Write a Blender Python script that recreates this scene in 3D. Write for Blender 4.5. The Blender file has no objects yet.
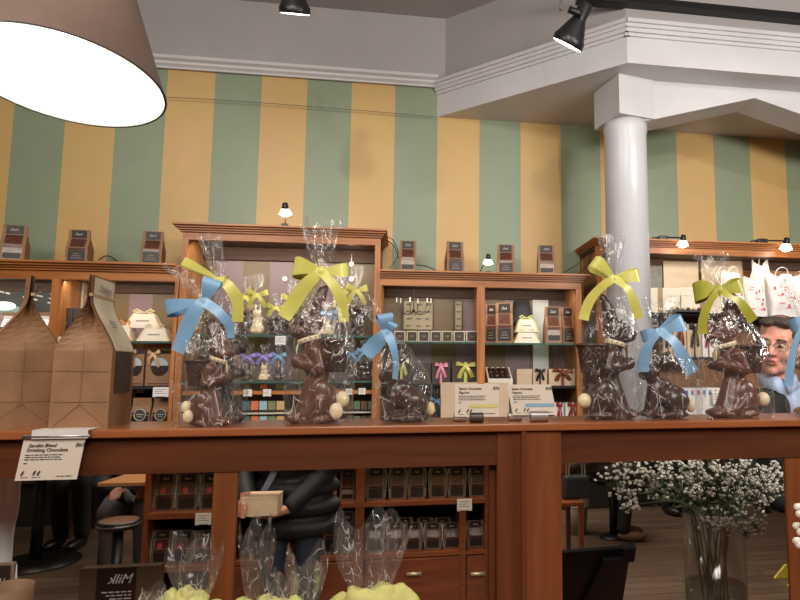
import bpy, bmesh, math, random
from mathutils import Vector, Matrix, noise
random.seed(11)
PI = math.pi
C = bpy.context.scene.collection
# ------------------------------------------------------------------ camera model (also used to measure the place)
F, CX, CY = 620.0, 505.0, 300.0
TH, PT, CAMZ = math.radians(9.24), math.radians(6.08), 1.5
_r = Vector((math.cos(TH), -math.sin(TH), 0))
_f = Vector((math.sin(TH)*math.cos(PT), math.cos(TH)*math.cos(PT), math.sin(PT)))
_u = _r.cross(_f)
CAM = Vector((0, 0, CAMZ))
def ray(px, py): return _f + _r*((px-CX)/F) - _u*((py-CY)/F)
def at(px, py, Y):
    d = ray(px, py); return CAM + d*(Y/d.y)
def atz(px, py, z):
    d = ray(px, py); return CAM + d*((z-CAMZ)/d.z)
def mx(px, py, Y): return at(px+.5, py, Y).x - at(px-.5, py, Y).x
def mz(px, py, Y): return at(px, py-.5, Y).z - at(px, py+.5, Y).z

cam_d = bpy.data.cameras.new('camera'); cam = bpy.data.objects.new('camera', cam_d); C.objects.link(cam)
cam_d.sensor_width = 36; cam_d.lens = F/800*36; cam_d.shift_x = -(CX-400)/800; cam_d.clip_start = .02
cam.matrix_world = Matrix.Translation(CAM) @ Matrix((_r, _u, -_f)).transposed().to_4x4()
bpy.context.scene.camera = cam

# ------------------------------------------------------------------ materials
def lin(c):
    return tuple(((v/255)/12.92 if v/255 <= .04045 else ((v/255+.055)/1.055)**2.4) for v in c) + (1,)
MATS = {}
def new_mat(name):
    m = bpy.data.materials.new(name); m.use_nodes = True
    nt = m.node_tree; b = nt.nodes['Principled BSDF']; return m, nt, b
def mat(name, col, rough=.5, metal=0, var=.12, scale=30, bump=0, spec=None, emit=0, coat=0, alpha=None, trans=0, stretch=(1,1,1), sss=0):
    if name in MATS: return MATS[name]
    m, nt, b = new_mat(name)
    c = lin(col)
    tc = nt.nodes.new('ShaderNodeTexCoord'); mp = nt.nodes.new('ShaderNodeMapping'); no = nt.nodes.new('ShaderNodeTexNoise')
    mp.inputs['Scale'].default_value = stretch
    nt.links.new(tc.outputs['Object'], mp.inputs['Vector']); nt.links.new(mp.outputs[0], no.inputs['Vector'])
    no.inputs['Scale'].default_value = scale; no.inputs['Detail'].default_value = 4
    rp = nt.nodes.new('ShaderNodeValToRGB')
    rp.color_ramp.elements[0].color = tuple(v*(1-var) for v in c[:3])+(1,); rp.color_ramp.elements[1].color = tuple(min(1, v*(1+var)) for v in c[:3])+(1,)
    rp.color_ramp.elements[0].position = .3; rp.color_ramp.elements[1].position = .7
    nt.links.new(no.outputs['Fac'], rp.inputs[0]); nt.links.new(rp.outputs[0], b.inputs['Base Color'])
    b.inputs['Roughness'].default_value = rough; b.inputs['Metallic'].default_value = metal
    if spec is not None: b.inputs['Specular IOR Level'].default_value = spec
    if coat: b.inputs['Coat Weight'].default_value = coat; b.inputs['Coat Roughness'].default_value = .15
    if emit: b.inputs['Emission Color'].default_value = c; b.inputs['Emission Strength'].default_value = emit
    if alpha is not None: b.inputs['Alpha'].default_value = alpha
    if trans: b.inputs['Transmission Weight'].default_value = trans
    if bump:
        bn = nt.nodes.new('ShaderNodeBump'); bn.inputs['Strength'].default_value = bump; bn.inputs['Distance'].default_value = .004
        nt.links.new(no.outputs['Fac'], bn.inputs['Height']); nt.links.new(bn.outputs[0], b.inputs['Normal'])
    MATS[name] = m; return m
def wood(name, c1, c2, axis='x', rough=.42, sc=1.0, coat=.06):
    if name in MATS: return MATS[name]
    m, nt, b = new_mat(name)
    tc = nt.nodes.new('ShaderNodeTexCoord'); mp = nt.nodes.new('ShaderNodeMapping')
    s = {'x': (2, 30, 30), 'y': (30, 2, 30), 'z': (30, 30, 2)}[axis]
    mp.inputs['Scale'].default_value = tuple(v*sc for v in s)
    n1 = nt.nodes.new('ShaderNodeTexNoise'); n1.inputs['Scale'].default_value = 1.2; n1.inputs['Detail'].default_value = 6; n1.inputs['Distortion'].default_value = .6
    rp = nt.nodes.new('ShaderNodeValToRGB'); e = rp.color_ramp.elements
    e[0].position = .32; e[0].color = lin(c1); e[1].position = .68; e[1].color = lin(c2)
    nt.links.new(tc.outputs['Object'], mp.inputs[0]); nt.links.new(mp.outputs[0], n1.inputs['Vector'])
    nt.links.new(n1.outputs['Fac'], rp.inputs[0]); nt.links.new(rp.outputs[0], b.inputs['Base Color'])
    b.inputs['Roughness'].default_value = rough; b.inputs['Coat Weight'].default_value = coat; b.inputs['Coat Roughness'].default_value = .2
    bn = nt.nodes.new('ShaderNodeBump'); bn.inputs['Strength'].default_value = .08; bn.inputs['Distance'].default_value = .002
    nt.links.new(n1.outputs['Fac'], bn.inputs['Height']); nt.links.new(bn.outputs[0], b.inputs['Normal'])
    MATS[name] = m; return m
def stripes(name, ca, cb, x0, w, var=.06, rough=.45):
    m, nt, b = new_mat(name)
    tc = nt.nodes.new('ShaderNodeTexCoord'); sx = nt.nodes.new('ShaderNodeSeparateXYZ'); nt.links.new(tc.outputs['Object'], sx.inputs[0])
    def mth(op, a, v):
        n = nt.nodes.new('ShaderNodeMath'); n.operation = op; nt.links.new(a, n.inputs[0]); n.inputs[1].default_value = v; return n.outputs[0]
    o = mth('SUBTRACT', sx.outputs['X'], x0); o = mth('DIVIDE', o, 2*w); o = mth('FRACT', o, 0)
    o = mth('FRACT', mth('ADD', o, 10), 0); o = mth('LESS_THAN', o, .5)
    mix = nt.nodes.new('ShaderNodeMix'); mix.data_type = 'RGBA'; nt.links.new(o, mix.inputs['Factor'])
    mix.inputs[6].default_value = lin(cb); mix.inputs[7].default_value = lin(ca)
    no = nt.nodes.new('ShaderNodeTexNoise'); no.inputs['Scale'].default_value = 9; no.inputs['Detail'].default_value = 5; nt.links.new(tc.outputs['Object'], no.inputs['Vector'])
    rp = nt.nodes.new('ShaderNodeValToRGB'); rp.color_ramp.elements[0].color = (1-var,)*3+(1,); rp.color_ramp.elements[1].color = (1+var,)*3+(1,)
    nt.links.new(no.outputs['Fac'], rp.inputs[0])
    mu = nt.nodes.new('ShaderNodeMix'); mu.data_type = 'RGBA'; mu.blend_type = 'MULTIPLY'; mu.inputs['Factor'].default_value = 1
    nt.links.new(mix.outputs[2], mu.inputs[6]); nt.links.new(rp.outputs[0], mu.inputs[7]); nt.links.new(mu.outputs[2], b.inputs['Base Color'])
    b.inputs['Roughness'].default_value = rough
    n2 = nt.nodes.new('ShaderNodeTexNoise'); n2.inputs['Scale'].default_value = 120; nt.links.new(tc.outputs['Object'], n2.inputs['Vector'])
    bn = nt.nodes.new('ShaderNodeBump'); bn.inputs['Strength'].default_value = .25; bn.inputs['Distance'].default_value = .003
    nt.links.new(n2.outputs['Fac'], bn.inputs['Height']); nt.links.new(bn.outputs[0], b.inputs['Normal'])
    MATS[name] = m; return m
def planks(name):
    m, nt, b = new_mat(name)
    tc = nt.nodes.new('ShaderNodeTexCoord'); mp = nt.nodes.new('ShaderNodeMapping'); nt.links.new(tc.outputs['Object'], mp.inputs[0])
    br = nt.nodes.new('ShaderNodeTexBrick'); br.inputs['Scale'].default_value = 1; br.inputs['Brick Width'].default_value = 1.3; br.inputs['Row Height'].default_value = .11
    br.inputs['Mortar Size'].default_value = .004; br.inputs['Color1'].default_value = lin((118, 98, 82)); br.inputs['Color2'].default_value = lin((98, 80, 66)); br.inputs['Mortar'].default_value = lin((74, 60, 48))
    nt.links.new(mp.outputs[0], br.inputs['Vector'])
    m2 = nt.nodes.new('ShaderNodeMapping'); m2.inputs['Scale'].default_value = (3, 40, 1); nt.links.new(tc.outputs['Object'], m2.inputs[0])
    no = nt.nodes.new('ShaderNodeTexNoise'); no.inputs['Scale'].default_value = 1; no.inputs['Detail'].default_value = 6; nt.links.new(m2.outputs[0], no.inputs['Vector'])
    rp = nt.nodes.new('ShaderNodeValToRGB'); rp.color_ramp.elements[0].color = (.45,)*3+(1,); rp.color_ramp.elements[1].color = (1.3,)*3+(1,)
    nt.links.new(no.outputs['Fac'], rp.inputs[0])
    mu = nt.nodes.new('ShaderNodeMix'); mu.data_type = 'RGBA'; mu.blend_type = 'MULTIPLY'; mu.inputs['Factor'].default_value = 1
    nt.links.new(br.outputs[0], mu.inputs[6]); nt.links.new(rp.outputs[0], mu.inputs[7]); nt.links.new(mu.outputs[2], b.inputs['Base Color'])
    b.inputs['Roughness'].default_value = .45
    MATS[name] = m; return m
def film(name, tint=(1, 1, 1), haze=.05, gloss=.1, bump=1.0, scale=60, rough=.09, crease=0.0, cscale=30):
    if name in MATS: return MATS[name]
    m = bpy.data.materials.new(name); m.use_nodes = True; nt = m.node_tree; nt.nodes.clear()
    out = nt.nodes.new('ShaderNodeOutputMaterial')
    tr = nt.nodes.new('ShaderNodeBsdfTransparent'); tr.inputs[0].default_value = tint+(1,)
    gl = nt.nodes.new('ShaderNodeBsdfGlossy'); gl.inputs['Roughness'].default_value = rough
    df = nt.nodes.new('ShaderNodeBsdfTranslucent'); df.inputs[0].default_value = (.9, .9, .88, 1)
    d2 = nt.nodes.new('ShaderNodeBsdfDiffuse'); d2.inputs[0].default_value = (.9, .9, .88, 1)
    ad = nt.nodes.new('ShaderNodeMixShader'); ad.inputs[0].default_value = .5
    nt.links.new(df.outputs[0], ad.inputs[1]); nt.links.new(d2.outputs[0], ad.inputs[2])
    tc = nt.nodes.new('ShaderNodeTexCoord')
    mp = nt.nodes.new('ShaderNodeMapping'); mp.inputs['Scale'].default_value = (1.3, 1.3, .55); mp.inputs['Rotation'].default_value = (0, .35, 0)
    vo = nt.nodes.new('ShaderNodeTexNoise'); vo.inputs['Scale'].default_value = scale; vo.inputs['Detail'].default_value = 2.5; vo.inputs['Distortion'].default_value = 1.2
    nt.links.new(tc.outputs['Object'], mp.inputs[0]); nt.links.new(mp.outputs[0], vo.inputs['Vector'])
    bn = nt.nodes.new('ShaderNodeBump'); bn.inputs['Strength'].default_value = bump; bn.inputs['Distance'].default_value = .006
    nt.links.new(vo.outputs['Fac'], bn.inputs['Height'])
    nt.links.new(bn.outputs[0], gl.inputs['Normal'])
    lw = nt.nodes.new('ShaderNodeLayerWeight'); lw.inputs['Blend'].default_value = .25
    mr = nt.nodes.new('ShaderNodeMapRange'); mr.inputs['From Min'].default_value = 0; mr.inputs['From Max'].default_value = 1; mr.inputs['To Min'].default_value = gloss; mr.inputs['To Max'].default_value = min(.6, gloss*4.5)
    nt.links.new(lw.outputs['Fresnel'], mr.inputs['Value'])
    a = nt.nodes.new('ShaderNodeMixShader'); a.inputs[0].default_value = haze
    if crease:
        # crease glints painted into the film as thin whitish lines, strongest where a broad noise says so
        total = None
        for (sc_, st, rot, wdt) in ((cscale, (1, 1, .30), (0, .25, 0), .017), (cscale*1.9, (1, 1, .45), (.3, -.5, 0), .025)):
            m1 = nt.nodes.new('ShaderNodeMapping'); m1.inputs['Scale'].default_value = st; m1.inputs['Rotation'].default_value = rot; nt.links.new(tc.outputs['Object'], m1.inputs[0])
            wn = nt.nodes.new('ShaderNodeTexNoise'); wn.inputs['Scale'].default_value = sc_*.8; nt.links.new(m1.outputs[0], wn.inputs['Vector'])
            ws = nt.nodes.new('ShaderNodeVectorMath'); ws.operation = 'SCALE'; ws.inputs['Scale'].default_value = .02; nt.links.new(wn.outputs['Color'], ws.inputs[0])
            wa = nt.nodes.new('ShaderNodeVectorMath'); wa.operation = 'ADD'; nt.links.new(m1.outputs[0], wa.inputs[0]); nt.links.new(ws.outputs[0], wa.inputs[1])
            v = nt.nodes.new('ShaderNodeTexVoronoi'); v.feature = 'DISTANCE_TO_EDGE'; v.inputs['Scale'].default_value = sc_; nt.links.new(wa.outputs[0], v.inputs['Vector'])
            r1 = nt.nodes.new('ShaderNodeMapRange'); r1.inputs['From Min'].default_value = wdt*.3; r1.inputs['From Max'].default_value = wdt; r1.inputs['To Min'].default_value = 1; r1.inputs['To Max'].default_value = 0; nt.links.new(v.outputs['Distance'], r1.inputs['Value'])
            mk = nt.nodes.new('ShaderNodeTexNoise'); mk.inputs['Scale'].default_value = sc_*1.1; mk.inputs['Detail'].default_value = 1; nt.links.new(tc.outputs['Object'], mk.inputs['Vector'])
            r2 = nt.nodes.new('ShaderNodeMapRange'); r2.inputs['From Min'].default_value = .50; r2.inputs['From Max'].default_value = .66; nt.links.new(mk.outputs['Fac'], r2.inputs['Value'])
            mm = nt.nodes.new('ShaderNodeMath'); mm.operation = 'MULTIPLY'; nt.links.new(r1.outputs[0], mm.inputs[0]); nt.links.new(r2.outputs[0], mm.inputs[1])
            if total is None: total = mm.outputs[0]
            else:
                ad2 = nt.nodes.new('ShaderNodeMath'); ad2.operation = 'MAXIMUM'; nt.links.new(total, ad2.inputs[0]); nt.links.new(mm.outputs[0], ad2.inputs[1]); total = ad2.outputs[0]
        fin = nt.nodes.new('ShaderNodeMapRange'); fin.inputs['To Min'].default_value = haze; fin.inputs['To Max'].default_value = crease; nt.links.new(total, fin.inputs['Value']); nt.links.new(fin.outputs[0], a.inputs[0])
    nt.links.new(tr.outputs[0], a.inputs[1]); nt.links.new(ad.outputs[0], a.inputs[2])
    c = nt.nodes.new('ShaderNodeMixShader'); nt.links.new(mr.outputs[0], c.inputs[0]); nt.links.new(a.outputs[0], c.inputs[1]); nt.links.new(gl.outputs[0], c.inputs[2])
    nt.links.new(c.outputs[0], out.inputs['Surface'])
    MATS[name] = m; return m

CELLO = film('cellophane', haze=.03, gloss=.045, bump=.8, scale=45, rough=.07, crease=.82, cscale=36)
CELLO_FRONT = film('cellophane_front', haze=.05, gloss=.08, bump=.9, scale=45, rough=.1, crease=.9, cscale=30)  # hazier copy: extra haze paints in the front wraps' glints
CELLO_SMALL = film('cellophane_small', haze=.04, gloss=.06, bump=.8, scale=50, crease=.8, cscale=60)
GLASS = film('shelf_glass', tint=(.86, .95, .92), haze=.02, gloss=.12, bump=0)
VGLASS = film('vase_glass', tint=(.96, .985, .97), haze=.008, gloss=.06, bump=0)
OAK_X = wood('cherry_wood_x', (150, 86, 36), (204, 130, 60), 'x')
OAK_Z = wood('cherry_wood_z', (150, 86, 36), (204, 130, 60), 'z')
OAK_P = wood('cherry_wood_panel', (122, 80, 44), (164, 112, 66), 'z', rough=.5, coat=0)
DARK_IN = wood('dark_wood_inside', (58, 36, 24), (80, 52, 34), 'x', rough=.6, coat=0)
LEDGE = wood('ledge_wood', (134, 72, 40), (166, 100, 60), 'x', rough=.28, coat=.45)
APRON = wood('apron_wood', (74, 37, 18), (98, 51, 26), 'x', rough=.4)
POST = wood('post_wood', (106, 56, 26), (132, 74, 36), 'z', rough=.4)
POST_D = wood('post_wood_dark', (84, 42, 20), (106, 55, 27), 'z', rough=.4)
CABINET_WOOD = wood('under_shelf_wood', (110, 56, 28), (138, 74, 38), 'x', rough=.45)  # even red-brown wood of the cabinets
WHITE = mat('white_paint', (208, 206, 208), .5, var=.03, scale=6, bump=.05)
KRAFT = mat('kraft_paper', (150, 112, 80), .7, var=.10, scale=60, bump=.1)
KRAFT_D = mat('kraft_paper_dark', (142, 102, 70), .65, var=.14, scale=22, bump=.5)
CREAM = mat('cream_card', (226, 214, 196), .6, var=.03)
PAPER = mat('white_paper', (236, 232, 228), .6, var=.03)
INK = mat('printed_ink', (40, 34, 32), .6)
INKW = mat('white_print', (226, 220, 210), .6)
CHOCD = mat('dark_chocolate', (64, 41, 32), .32, var=.15, scale=40, bump=.12, coat=.25)
CHOC = mat('milk_chocolate', (94, 57, 43), .33, var=.15, scale=40, bump=.12, coat=.25)
CHOCL = mat('pale_chocolate', (150, 108, 78), .4, var=.1)
WCHOC = mat('white_chocolate', (226, 206, 168), .4, var=.08, sss=.1)
LABELD = mat('dark_label', (44, 32, 28), .45, var=.2)
WINDOWB = mat('bag_window_brown', (96, 58, 46), .22, var=.35, scale=45)
BLACK = mat('black_metal', (22, 22, 24), .4, var=.1)
BLACKM = mat('black_matte', (26, 25, 25), .75, var=.15)
STEEL = mat('brushed_steel', (190, 186, 182), .3, metal=.9, var=.05)
YEL = mat('yellow_ribbon', (210, 204, 104), .36, var=.06, scale=50)
OLIVE = mat('olive_ribbon', (168, 166, 58), .38, var=.06, scale=50)
BLUE = mat('blue_ribbon', (128, 168, 202), .36, var=.06, scale=50)
LILAC = mat('lilac_ribbon', (150, 140, 216), .4, var=.08)
PINK = mat('pink_ribbon', (232, 150, 170), .4, var=.08)
TANR = mat('tan_ribbon', (214, 172, 130), .4, var=.08)
BROWNR = mat('brown_ribbon', (120, 60, 40), .4, var=.08)
REDR = mat('red_ribbon', (150, 44, 34), .4, var=.08)
BOXD = mat('dark_gift_box', (66, 56, 50), .5, var=.08)
STICK = mat('red_sticker', (206, 72, 66), .5)
SKIN = mat('skin', (206, 142, 118), .5, var=.06, scale=20)
BULB = mat('lit_bulb', (255, 244, 226), .5, emit=14)
BULB_S = mat('lit_small_bulb', (255, 246, 232), .5, emit=22)

# ------------------------------------------------------------------ mesh builder
class MB:
    def __init__(s): s.bm = bmesh.new()
    def face(s, pts):
        try: return s.bm.faces.new([s.bm.verts.new(Vector(p)) for p in pts])
        except ValueError: return None
    def box(s, x0, x1, y0, y1, z0, z1, M=None, taper=1.0):
        cx, cy = (x0+x1)/2, (y0+y1)/2
        P = [(x0, y0, z0), (x1, y0, z0), (x1, y1, z0), (x0, y1, z0)]
        P += [(cx+(x-cx)*taper, cy+(y-cy)*taper, z1) for x, y, _ in P]
        v = [s.bm.verts.new((M @ Vector(p)) if M else p) for p in P]
        for f in ((3, 2, 1, 0), (4, 5, 6, 7), (0, 1, 5, 4), (1, 2, 6, 5), (2, 3, 7, 6), (3, 0, 4, 7)): s.bm.faces.new([v[i] for i in f])
        return s
    def prism(s, poly, a0, a1, axis='x', M=None):
        def q(p, a):
            v = {'x': (a, p[0], p[1]), 'y': (p[0], a, p[1]), 'z': (p[0], p[1], a)}[axis]
            return (M @ Vector(v)) if M else v
        A = [s.bm.verts.new(q(p, a0)) for p in poly]; B = [s.bm.verts.new(q(p, a1)) for p in poly]; n = len(poly)
        s.bm.faces.new(A); s.bm.faces.new(B[::-1])
        for i in range(n): s.bm.faces.new((A[i], B[i], B[(i+1) % n], A[(i+1) % n]))
        return s
    def grid(s, fn, nu, nv, wrap=False):
        V = [[s.bm.verts.new(fn(i/(nu if wrap else nu-1), j/(nv-1))) for i in range(nu)] for j in range(nv)]
        for j in range(nv-1):
            for i in range(nu if wrap else nu-1):
                k = (i+1) % nu; s.bm.faces.new((V[j][i], V[j][k], V[j+1][k], V[j+1][i]))
        return V
    def lathe(s, prof, seg=24, c=(0, 0, 0), M=None, cap=True):
        def fn(i, j):
            r, z = prof[j]; a = 2*PI*i/seg; p = Vector((c[0]+r*math.cos(a), c[1]+r*math.sin(a), c[2]+z)); return M @ p if M else p
        V = [[s.bm.verts.new(fn(i, j)) for i in range(seg)] for j in range(len(prof))]
        for j in range(len(prof)-1):
            for i in range(seg): s.bm.faces.new((V[j][i], V[j][(i+1) % seg], V[j+1][(i+1) % seg], V[j+1][i]))
        if cap: s.bm.faces.new(V[0][::-1]); s.bm.faces.new(V[-1])
        return s
    def tube(s, pts, r, seg=8, cap=True):
        pts = [Vector(p) for p in pts]; n = len(pts); rr = r if isinstance(r, (list, tuple)) else [r]*n
        V = []; up = Vector((.13, .27, 1)).normalized()
        for k, p in enumerate(pts):
            t = (pts[min(k+1, n-1)]-pts[max(k-1, 0)])
            t = t.normalized() if t.length > 1e-9 else Vector((0, 0, 1))
            a = t.cross(up)
            if a.length < 1e-3: a = t.cross(Vector((1, 0, 0)))
            a.normalize(); b = t.cross(a)
            V.append([s.bm.verts.new(p+(a*math.cos(2*PI*i/seg)+b*math.sin(2*PI*i/seg))*rr[k]) for i in range(seg)])
        for k in range(n-1):
            for i in range(seg): s.bm.faces.new((V[k][i], V[k][(i+1) % seg], V[k+1][(i+1) % seg], V[k+1][i]))
        if cap: s.bm.faces.new(V[0][::-1]); s.bm.faces.new(V[-1])
        return s
    def ell(s, c, r, M=None, u=16, v=10):
        if not isinstance(r, (tuple, list)): r = (r, r, r)
        T = Matrix.Translation(Vector(c)) @ Matrix.Diagonal((r[0], r[1], r[2], 1))
        bmesh.ops.create_uvsphere(s.bm, u_segments=u, v_segments=v, radius=1, matrix=(M @ T) if M else T); return s
    def strip(s, cen, wid, nrm_w):
        """ribbon: centre points, widths, width directions"""
        L = [s.bm.verts.new(Vector(c)+Vector(d)*w/2) for c, w, d in zip(cen, wid, nrm_w)]
        R = [s.bm.verts.new(Vector(c)-Vector(d)*w/2) for c, w, d in zip(cen, wid, nrm_w)]
        for i in range(len(L)-1): s.bm.faces.new((L[i], L[i+1], R[i+1], R[i]))
        return s
    def build(s, name, m, parent=None, smooth=False, world=False, bevel=0, loc=None, solid=0):
        bm = s.bm
        bmesh.ops.recalc_face_normals(bm, faces=bm.faces)
        if bevel:
            bmesh.ops.bevel(bm, geom=[e for e in bm.edges if e.is_manifold and e.calc_face_angle(0) > .5], offset=bevel, segments=2, affect='EDGES', profile=.6)
        if world and parent is not None: bmesh.ops.translate(bm, verts=bm.verts, vec=-parent.location)
        me = bpy.data.meshes.new(name); bm.to_mesh(me); bm.free()
        if smooth:
            for p in me.polygons: p.use_smooth = True
        me.materials.append(m)
        o = bpy.data.objects.new(name, me); C.objects.link(o)
        if parent is not None: o.parent = parent
        if loc is not None: o.location = loc
        if solid:
            md = o.modifiers.new('thick', 'SOLIDIFY'); md.thickness = solid; md.offset = 0
        return o
def recentre(o):
    """puts a world-space mesh's origin at its base"""
    xs = [v.co for v in o.data.vertices]
    c = Vector(((min(v.x for v in xs)+max(v.x for v in xs))/2, (min(v.y for v in xs)+max(v.y for v in xs))/2, min(v.z for v in xs)))
    o.data.transform(Matrix.Translation(-c)); o.location = c; return o
def tag(o, label, cat, group=None, kind=None):
    o['label'] = label; o['category'] = cat
    if group: o['group'] = group
    if kind: o['kind'] = kind
    return o
def thing(name, label=None, cat=None, loc=(0, 0, 0), rz=0, group=None):
    o = bpy.data.objects.new(name, None); C.objects.link(o); o.location = loc; o.rotation_euler = (0, 0, rz); o.empty_display_size = .03
    if label: tag(o, label, cat, group)
    return o
def struct(name, mb, m, smooth=False, bevel=0):
    o = mb.build(name, m, smooth=smooth, bevel=bevel); o['kind'] = 'structure'; return o
def copy_tree(o, parent=None):
    c = o.copy(); C.objects.link(c)
    if parent is not None: c.parent = parent
    for ch in list(o.children): copy_tree(ch, c)
    return c
PROTO = {}
def put(fn, args, loc, label, cat, group=None, rz=0, s=None, tilt=None):
    """one more of a kind: the first is the prototype itself, later ones are copies of it and of each of its parts"""
    k = (fn.__name__, args)
    if k in PROTO:
        o = copy_tree(PROTO[k])
        for q in ('group',):
            if q in o: del o[q]
    else:
        o = fn(*args); PROTO[k] = o
    o.location = loc; o.rotation_euler = tilt if tilt else (0, 0, rz); o.scale = (1, 1, 1) if s is None else (s if isinstance(s, tuple) else (s, s, s))
    return tag(o, label, cat, group)
def rect(x0, x1, yt, Y, zbase):
    """base point, width and height of something whose front stands at depth Y and whose picture edges were measured"""
    xm = (x0+x1)/2
    a, b = at(x0, yt+8, Y), at(x1, yt+8, Y)
    return Vector(((a.x+b.x)/2, Y, zbase)), b.x-a.x, at(xm, yt, Y).z-zbase

def text(s, size, m, parent, loc, rot=(PI/2, 0, 0), shear=0, align='LEFT', name='lettering', mirror=False, ext=.0003, bold=0):
    cu = bpy.data.curves.new('t', 'FONT'); cu.body = s; cu.size = size; cu.shear = shear; cu.align_x = align; cu.extrude = ext; cu.resolution_u = 2; cu.offset = bold
    t = bpy.data.objects.new('t', cu); C.objects.link(t)
    dg = bpy.context.evaluated_depsgraph_get(); me = bpy.data.meshes.new_from_object(t.evaluated_get(dg))
    bpy.data.objects.remove(t); bpy.data.curves.remove(cu)
    if mirror: me.transform(Matrix.Scale(-1, 4, (1, 0, 0)))
    me.materials.clear(); me.materials.append(m)
    o = bpy.data.objects.new(name, me); C.objects.link(o); o.parent = parent; o.location = loc; o.rotation_euler = rot; return o

def blob(name, elems, voxel, m, parent=None, smooth_it=6, M=None):
    """one continuous sculpted surface grown from overlapping ellipsoids and tapered limbs"""
    mb = MB()
    for e in elems:
        if e[0] == 'e': mb.ell(e[1], e[2], M=e[3] if len(e) > 3 else None)
        else:
            p0, p1, r0, r1 = Vector(e[1]), Vector(e[2]), e[3], e[4]
            n = max(4, int((p1-p0).length/max(.3*min(r0, r1), 1e-4))); n = min(n, 14)
            mb.tube([p0.lerp(p1, i/n) for i in range(n+1)], [r0+(r1-r0)*i/n for i in range(n+1)], 12)
            mb.ell(p0, r0, u=12, v=8); mb.ell(p1, r1, u=12, v=8)
    o = mb.build('tmp', m)
    rm = o.modifiers.new('r', 'REMESH'); rm.mode = 'VOXEL'; rm.voxel_size = voxel
    if smooth_it:
        sm = o.modifiers.new('s', 'SMOOTH'); sm.factor = .5; sm.iterations = smooth_it
    dg = bpy.context.evaluated_depsgraph_get(); me = bpy.data.meshes.new_from_object(o.evaluated_get(dg))
    old = o.data; bpy.data.objects.remove(o); bpy.data.meshes.remove(old)
    if M is not None: me.transform(M)
    for p in me.polygons: p.use_smooth = True
    me.materials.clear(); me.materials.append(m); me.name = name
    r = bpy.data.objects.new(name, me); C.objects.link(r)
    if parent is not None: r.parent = parent
    return r
# ================================================================== THE SETTING
WY = 3.30                   # striped wall
CEIL = 3.43
STR = stripes('striped_wall_paint', (204, 168, 106), (138, 151, 124), .162, .2315)
PLAIN = mat('plain_wall', (150, 140, 130), .6, var=.05, scale=5)
DARKW = mat('dark_far_wall', (58, 48, 42), .7, var=.15, scale=4)
UPPER_DIMMED = mat('dimmed_upper_paint', (172, 167, 166), .6, var=.03, scale=6)  # white paint greyed, the dim light up there put into its colour
struct('floor', MB().box(-5, 6, -2.5, 9, -.1, 0), planks('plank_floor'))
struct('ceiling', MB().box(-5, 6, -2.5, 9, CEIL, CEIL+.1), mat('dimmed_ceiling_paint', (168, 162, 160), .7, var=.03, scale=3))  # ceiling colour darkened to paint in the dim light
# the striped wall stops above a wide opening; its piers reach the floor at both ends
struct('wall_back', MB().box(-5, 6, WY, WY+.12, 1.0, 3.03).box(-5, -4.4, WY, WY+.12, 0, 1.0).box(5.2, 6, WY, WY+.12, 0, 1.0), STR)
struct('wall_upper', MB().box(-5, 6, WY-.01, WY+.12, 3.03, CEIL), UPPER_DIMMED)
struct('wall_left', MB().box(-5.1, -5, -2.5, 9, 0, CEIL), PLAIN)
struct('wall_right', MB().box(6, 6.1, -2.5, 9, 0, CEIL), PLAIN)
struct('wall_front', MB().box(-5, 6, -2.6, -2.5, 0, CEIL), PLAIN)
struct('wall_far', MB().box(-5, 6, 8.9, 9, 0, CEIL), DARKW)
zb = 2.861
# crown moulding on the back wall (stepped profile)
def crown_prof(y0, z0, out, h):  # (y,z), y toward the viewer negative
    return [(y0, z0), (y0-out*.25, z0), (y0-out*.25, z0+h*.18), (y0-out*.55, z0+h*.35), (y0-out*.6, z0+h*.55), (y0-out, z0+h*.7), (y0-out, z0+h), (y0, z0+h)]
struct('trim_1', MB().prism(crown_prof(WY-.01, 3.022, .05, .055), -5, .16, 'x'), WHITE)
# bulkhead that comes out of the wall: fascia path
A_, B_ = Vector((.158, 3.3)), Vector((.974, 2.545))
poly = [(A_.x, A_.y), (B_.x, B_.y), (6, 2.56), (6, 3.3)]
struct('ceiling_bulkhead', MB().prism(poly, zb, 3.03, 'z'), WHITE)
poly2 = [(A_.x+.03, A_.y), (B_.x+.02, B_.y+.06), (6, 2.62), (6, 3.3)]
struct('ceiling_bulkhead_upper', MB().prism(poly2, 3.03, CEIL, 'z'), UPPER_DIMMED)
# moulding running along the fascia's upper edge
def moulding(p, q, name):
    d = (q-p).normalized(); n = Vector((d.y, -d.x))
    mb = MB()
    for o0, o1, z0, z1 in ((.0, .010, 2.985, 3.0), (0, .022, 3.0, 3.018), (0, .032, 3.018, 3.034), (-.05, .044, 3.034, 3.052)):
        a, b, c, e = p+n*o1-d*0, q+n*o1, q+n*o0*0-n*.03, p-n*.03
        mb.prism([tuple(a), tuple(b), tuple(c), tuple(e)], z0, z1, 'z')
    struct(name, mb, WHITE)
moulding(A_, B_+(B_-A_).normalized()*.012, 'trim_2'); moulding(B_-Vector((.012, 0)), Vector((6, 2.56)), 'trim_3')
# header across the column with a gable-shaped underside
GY = atz(655, 81, zb).y
g0, g1 = at(648, 120.5, GY), at(755, 98, GY); gd = atz(735, 112, g1.z).y-GY
g2x = g1.x+(g1.x-g0.x)
struct('ceiling_gable_beam', MB().prism([(g0.x-.12, zb), (g0.x-.12, g0.z), (g0.x, g0.z), (g1.x, g1.z), (g2x, g0.z), (6, g0.z), (6, zb)], GY, GY+max(.06, gd), 'y'), WHITE)
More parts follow.
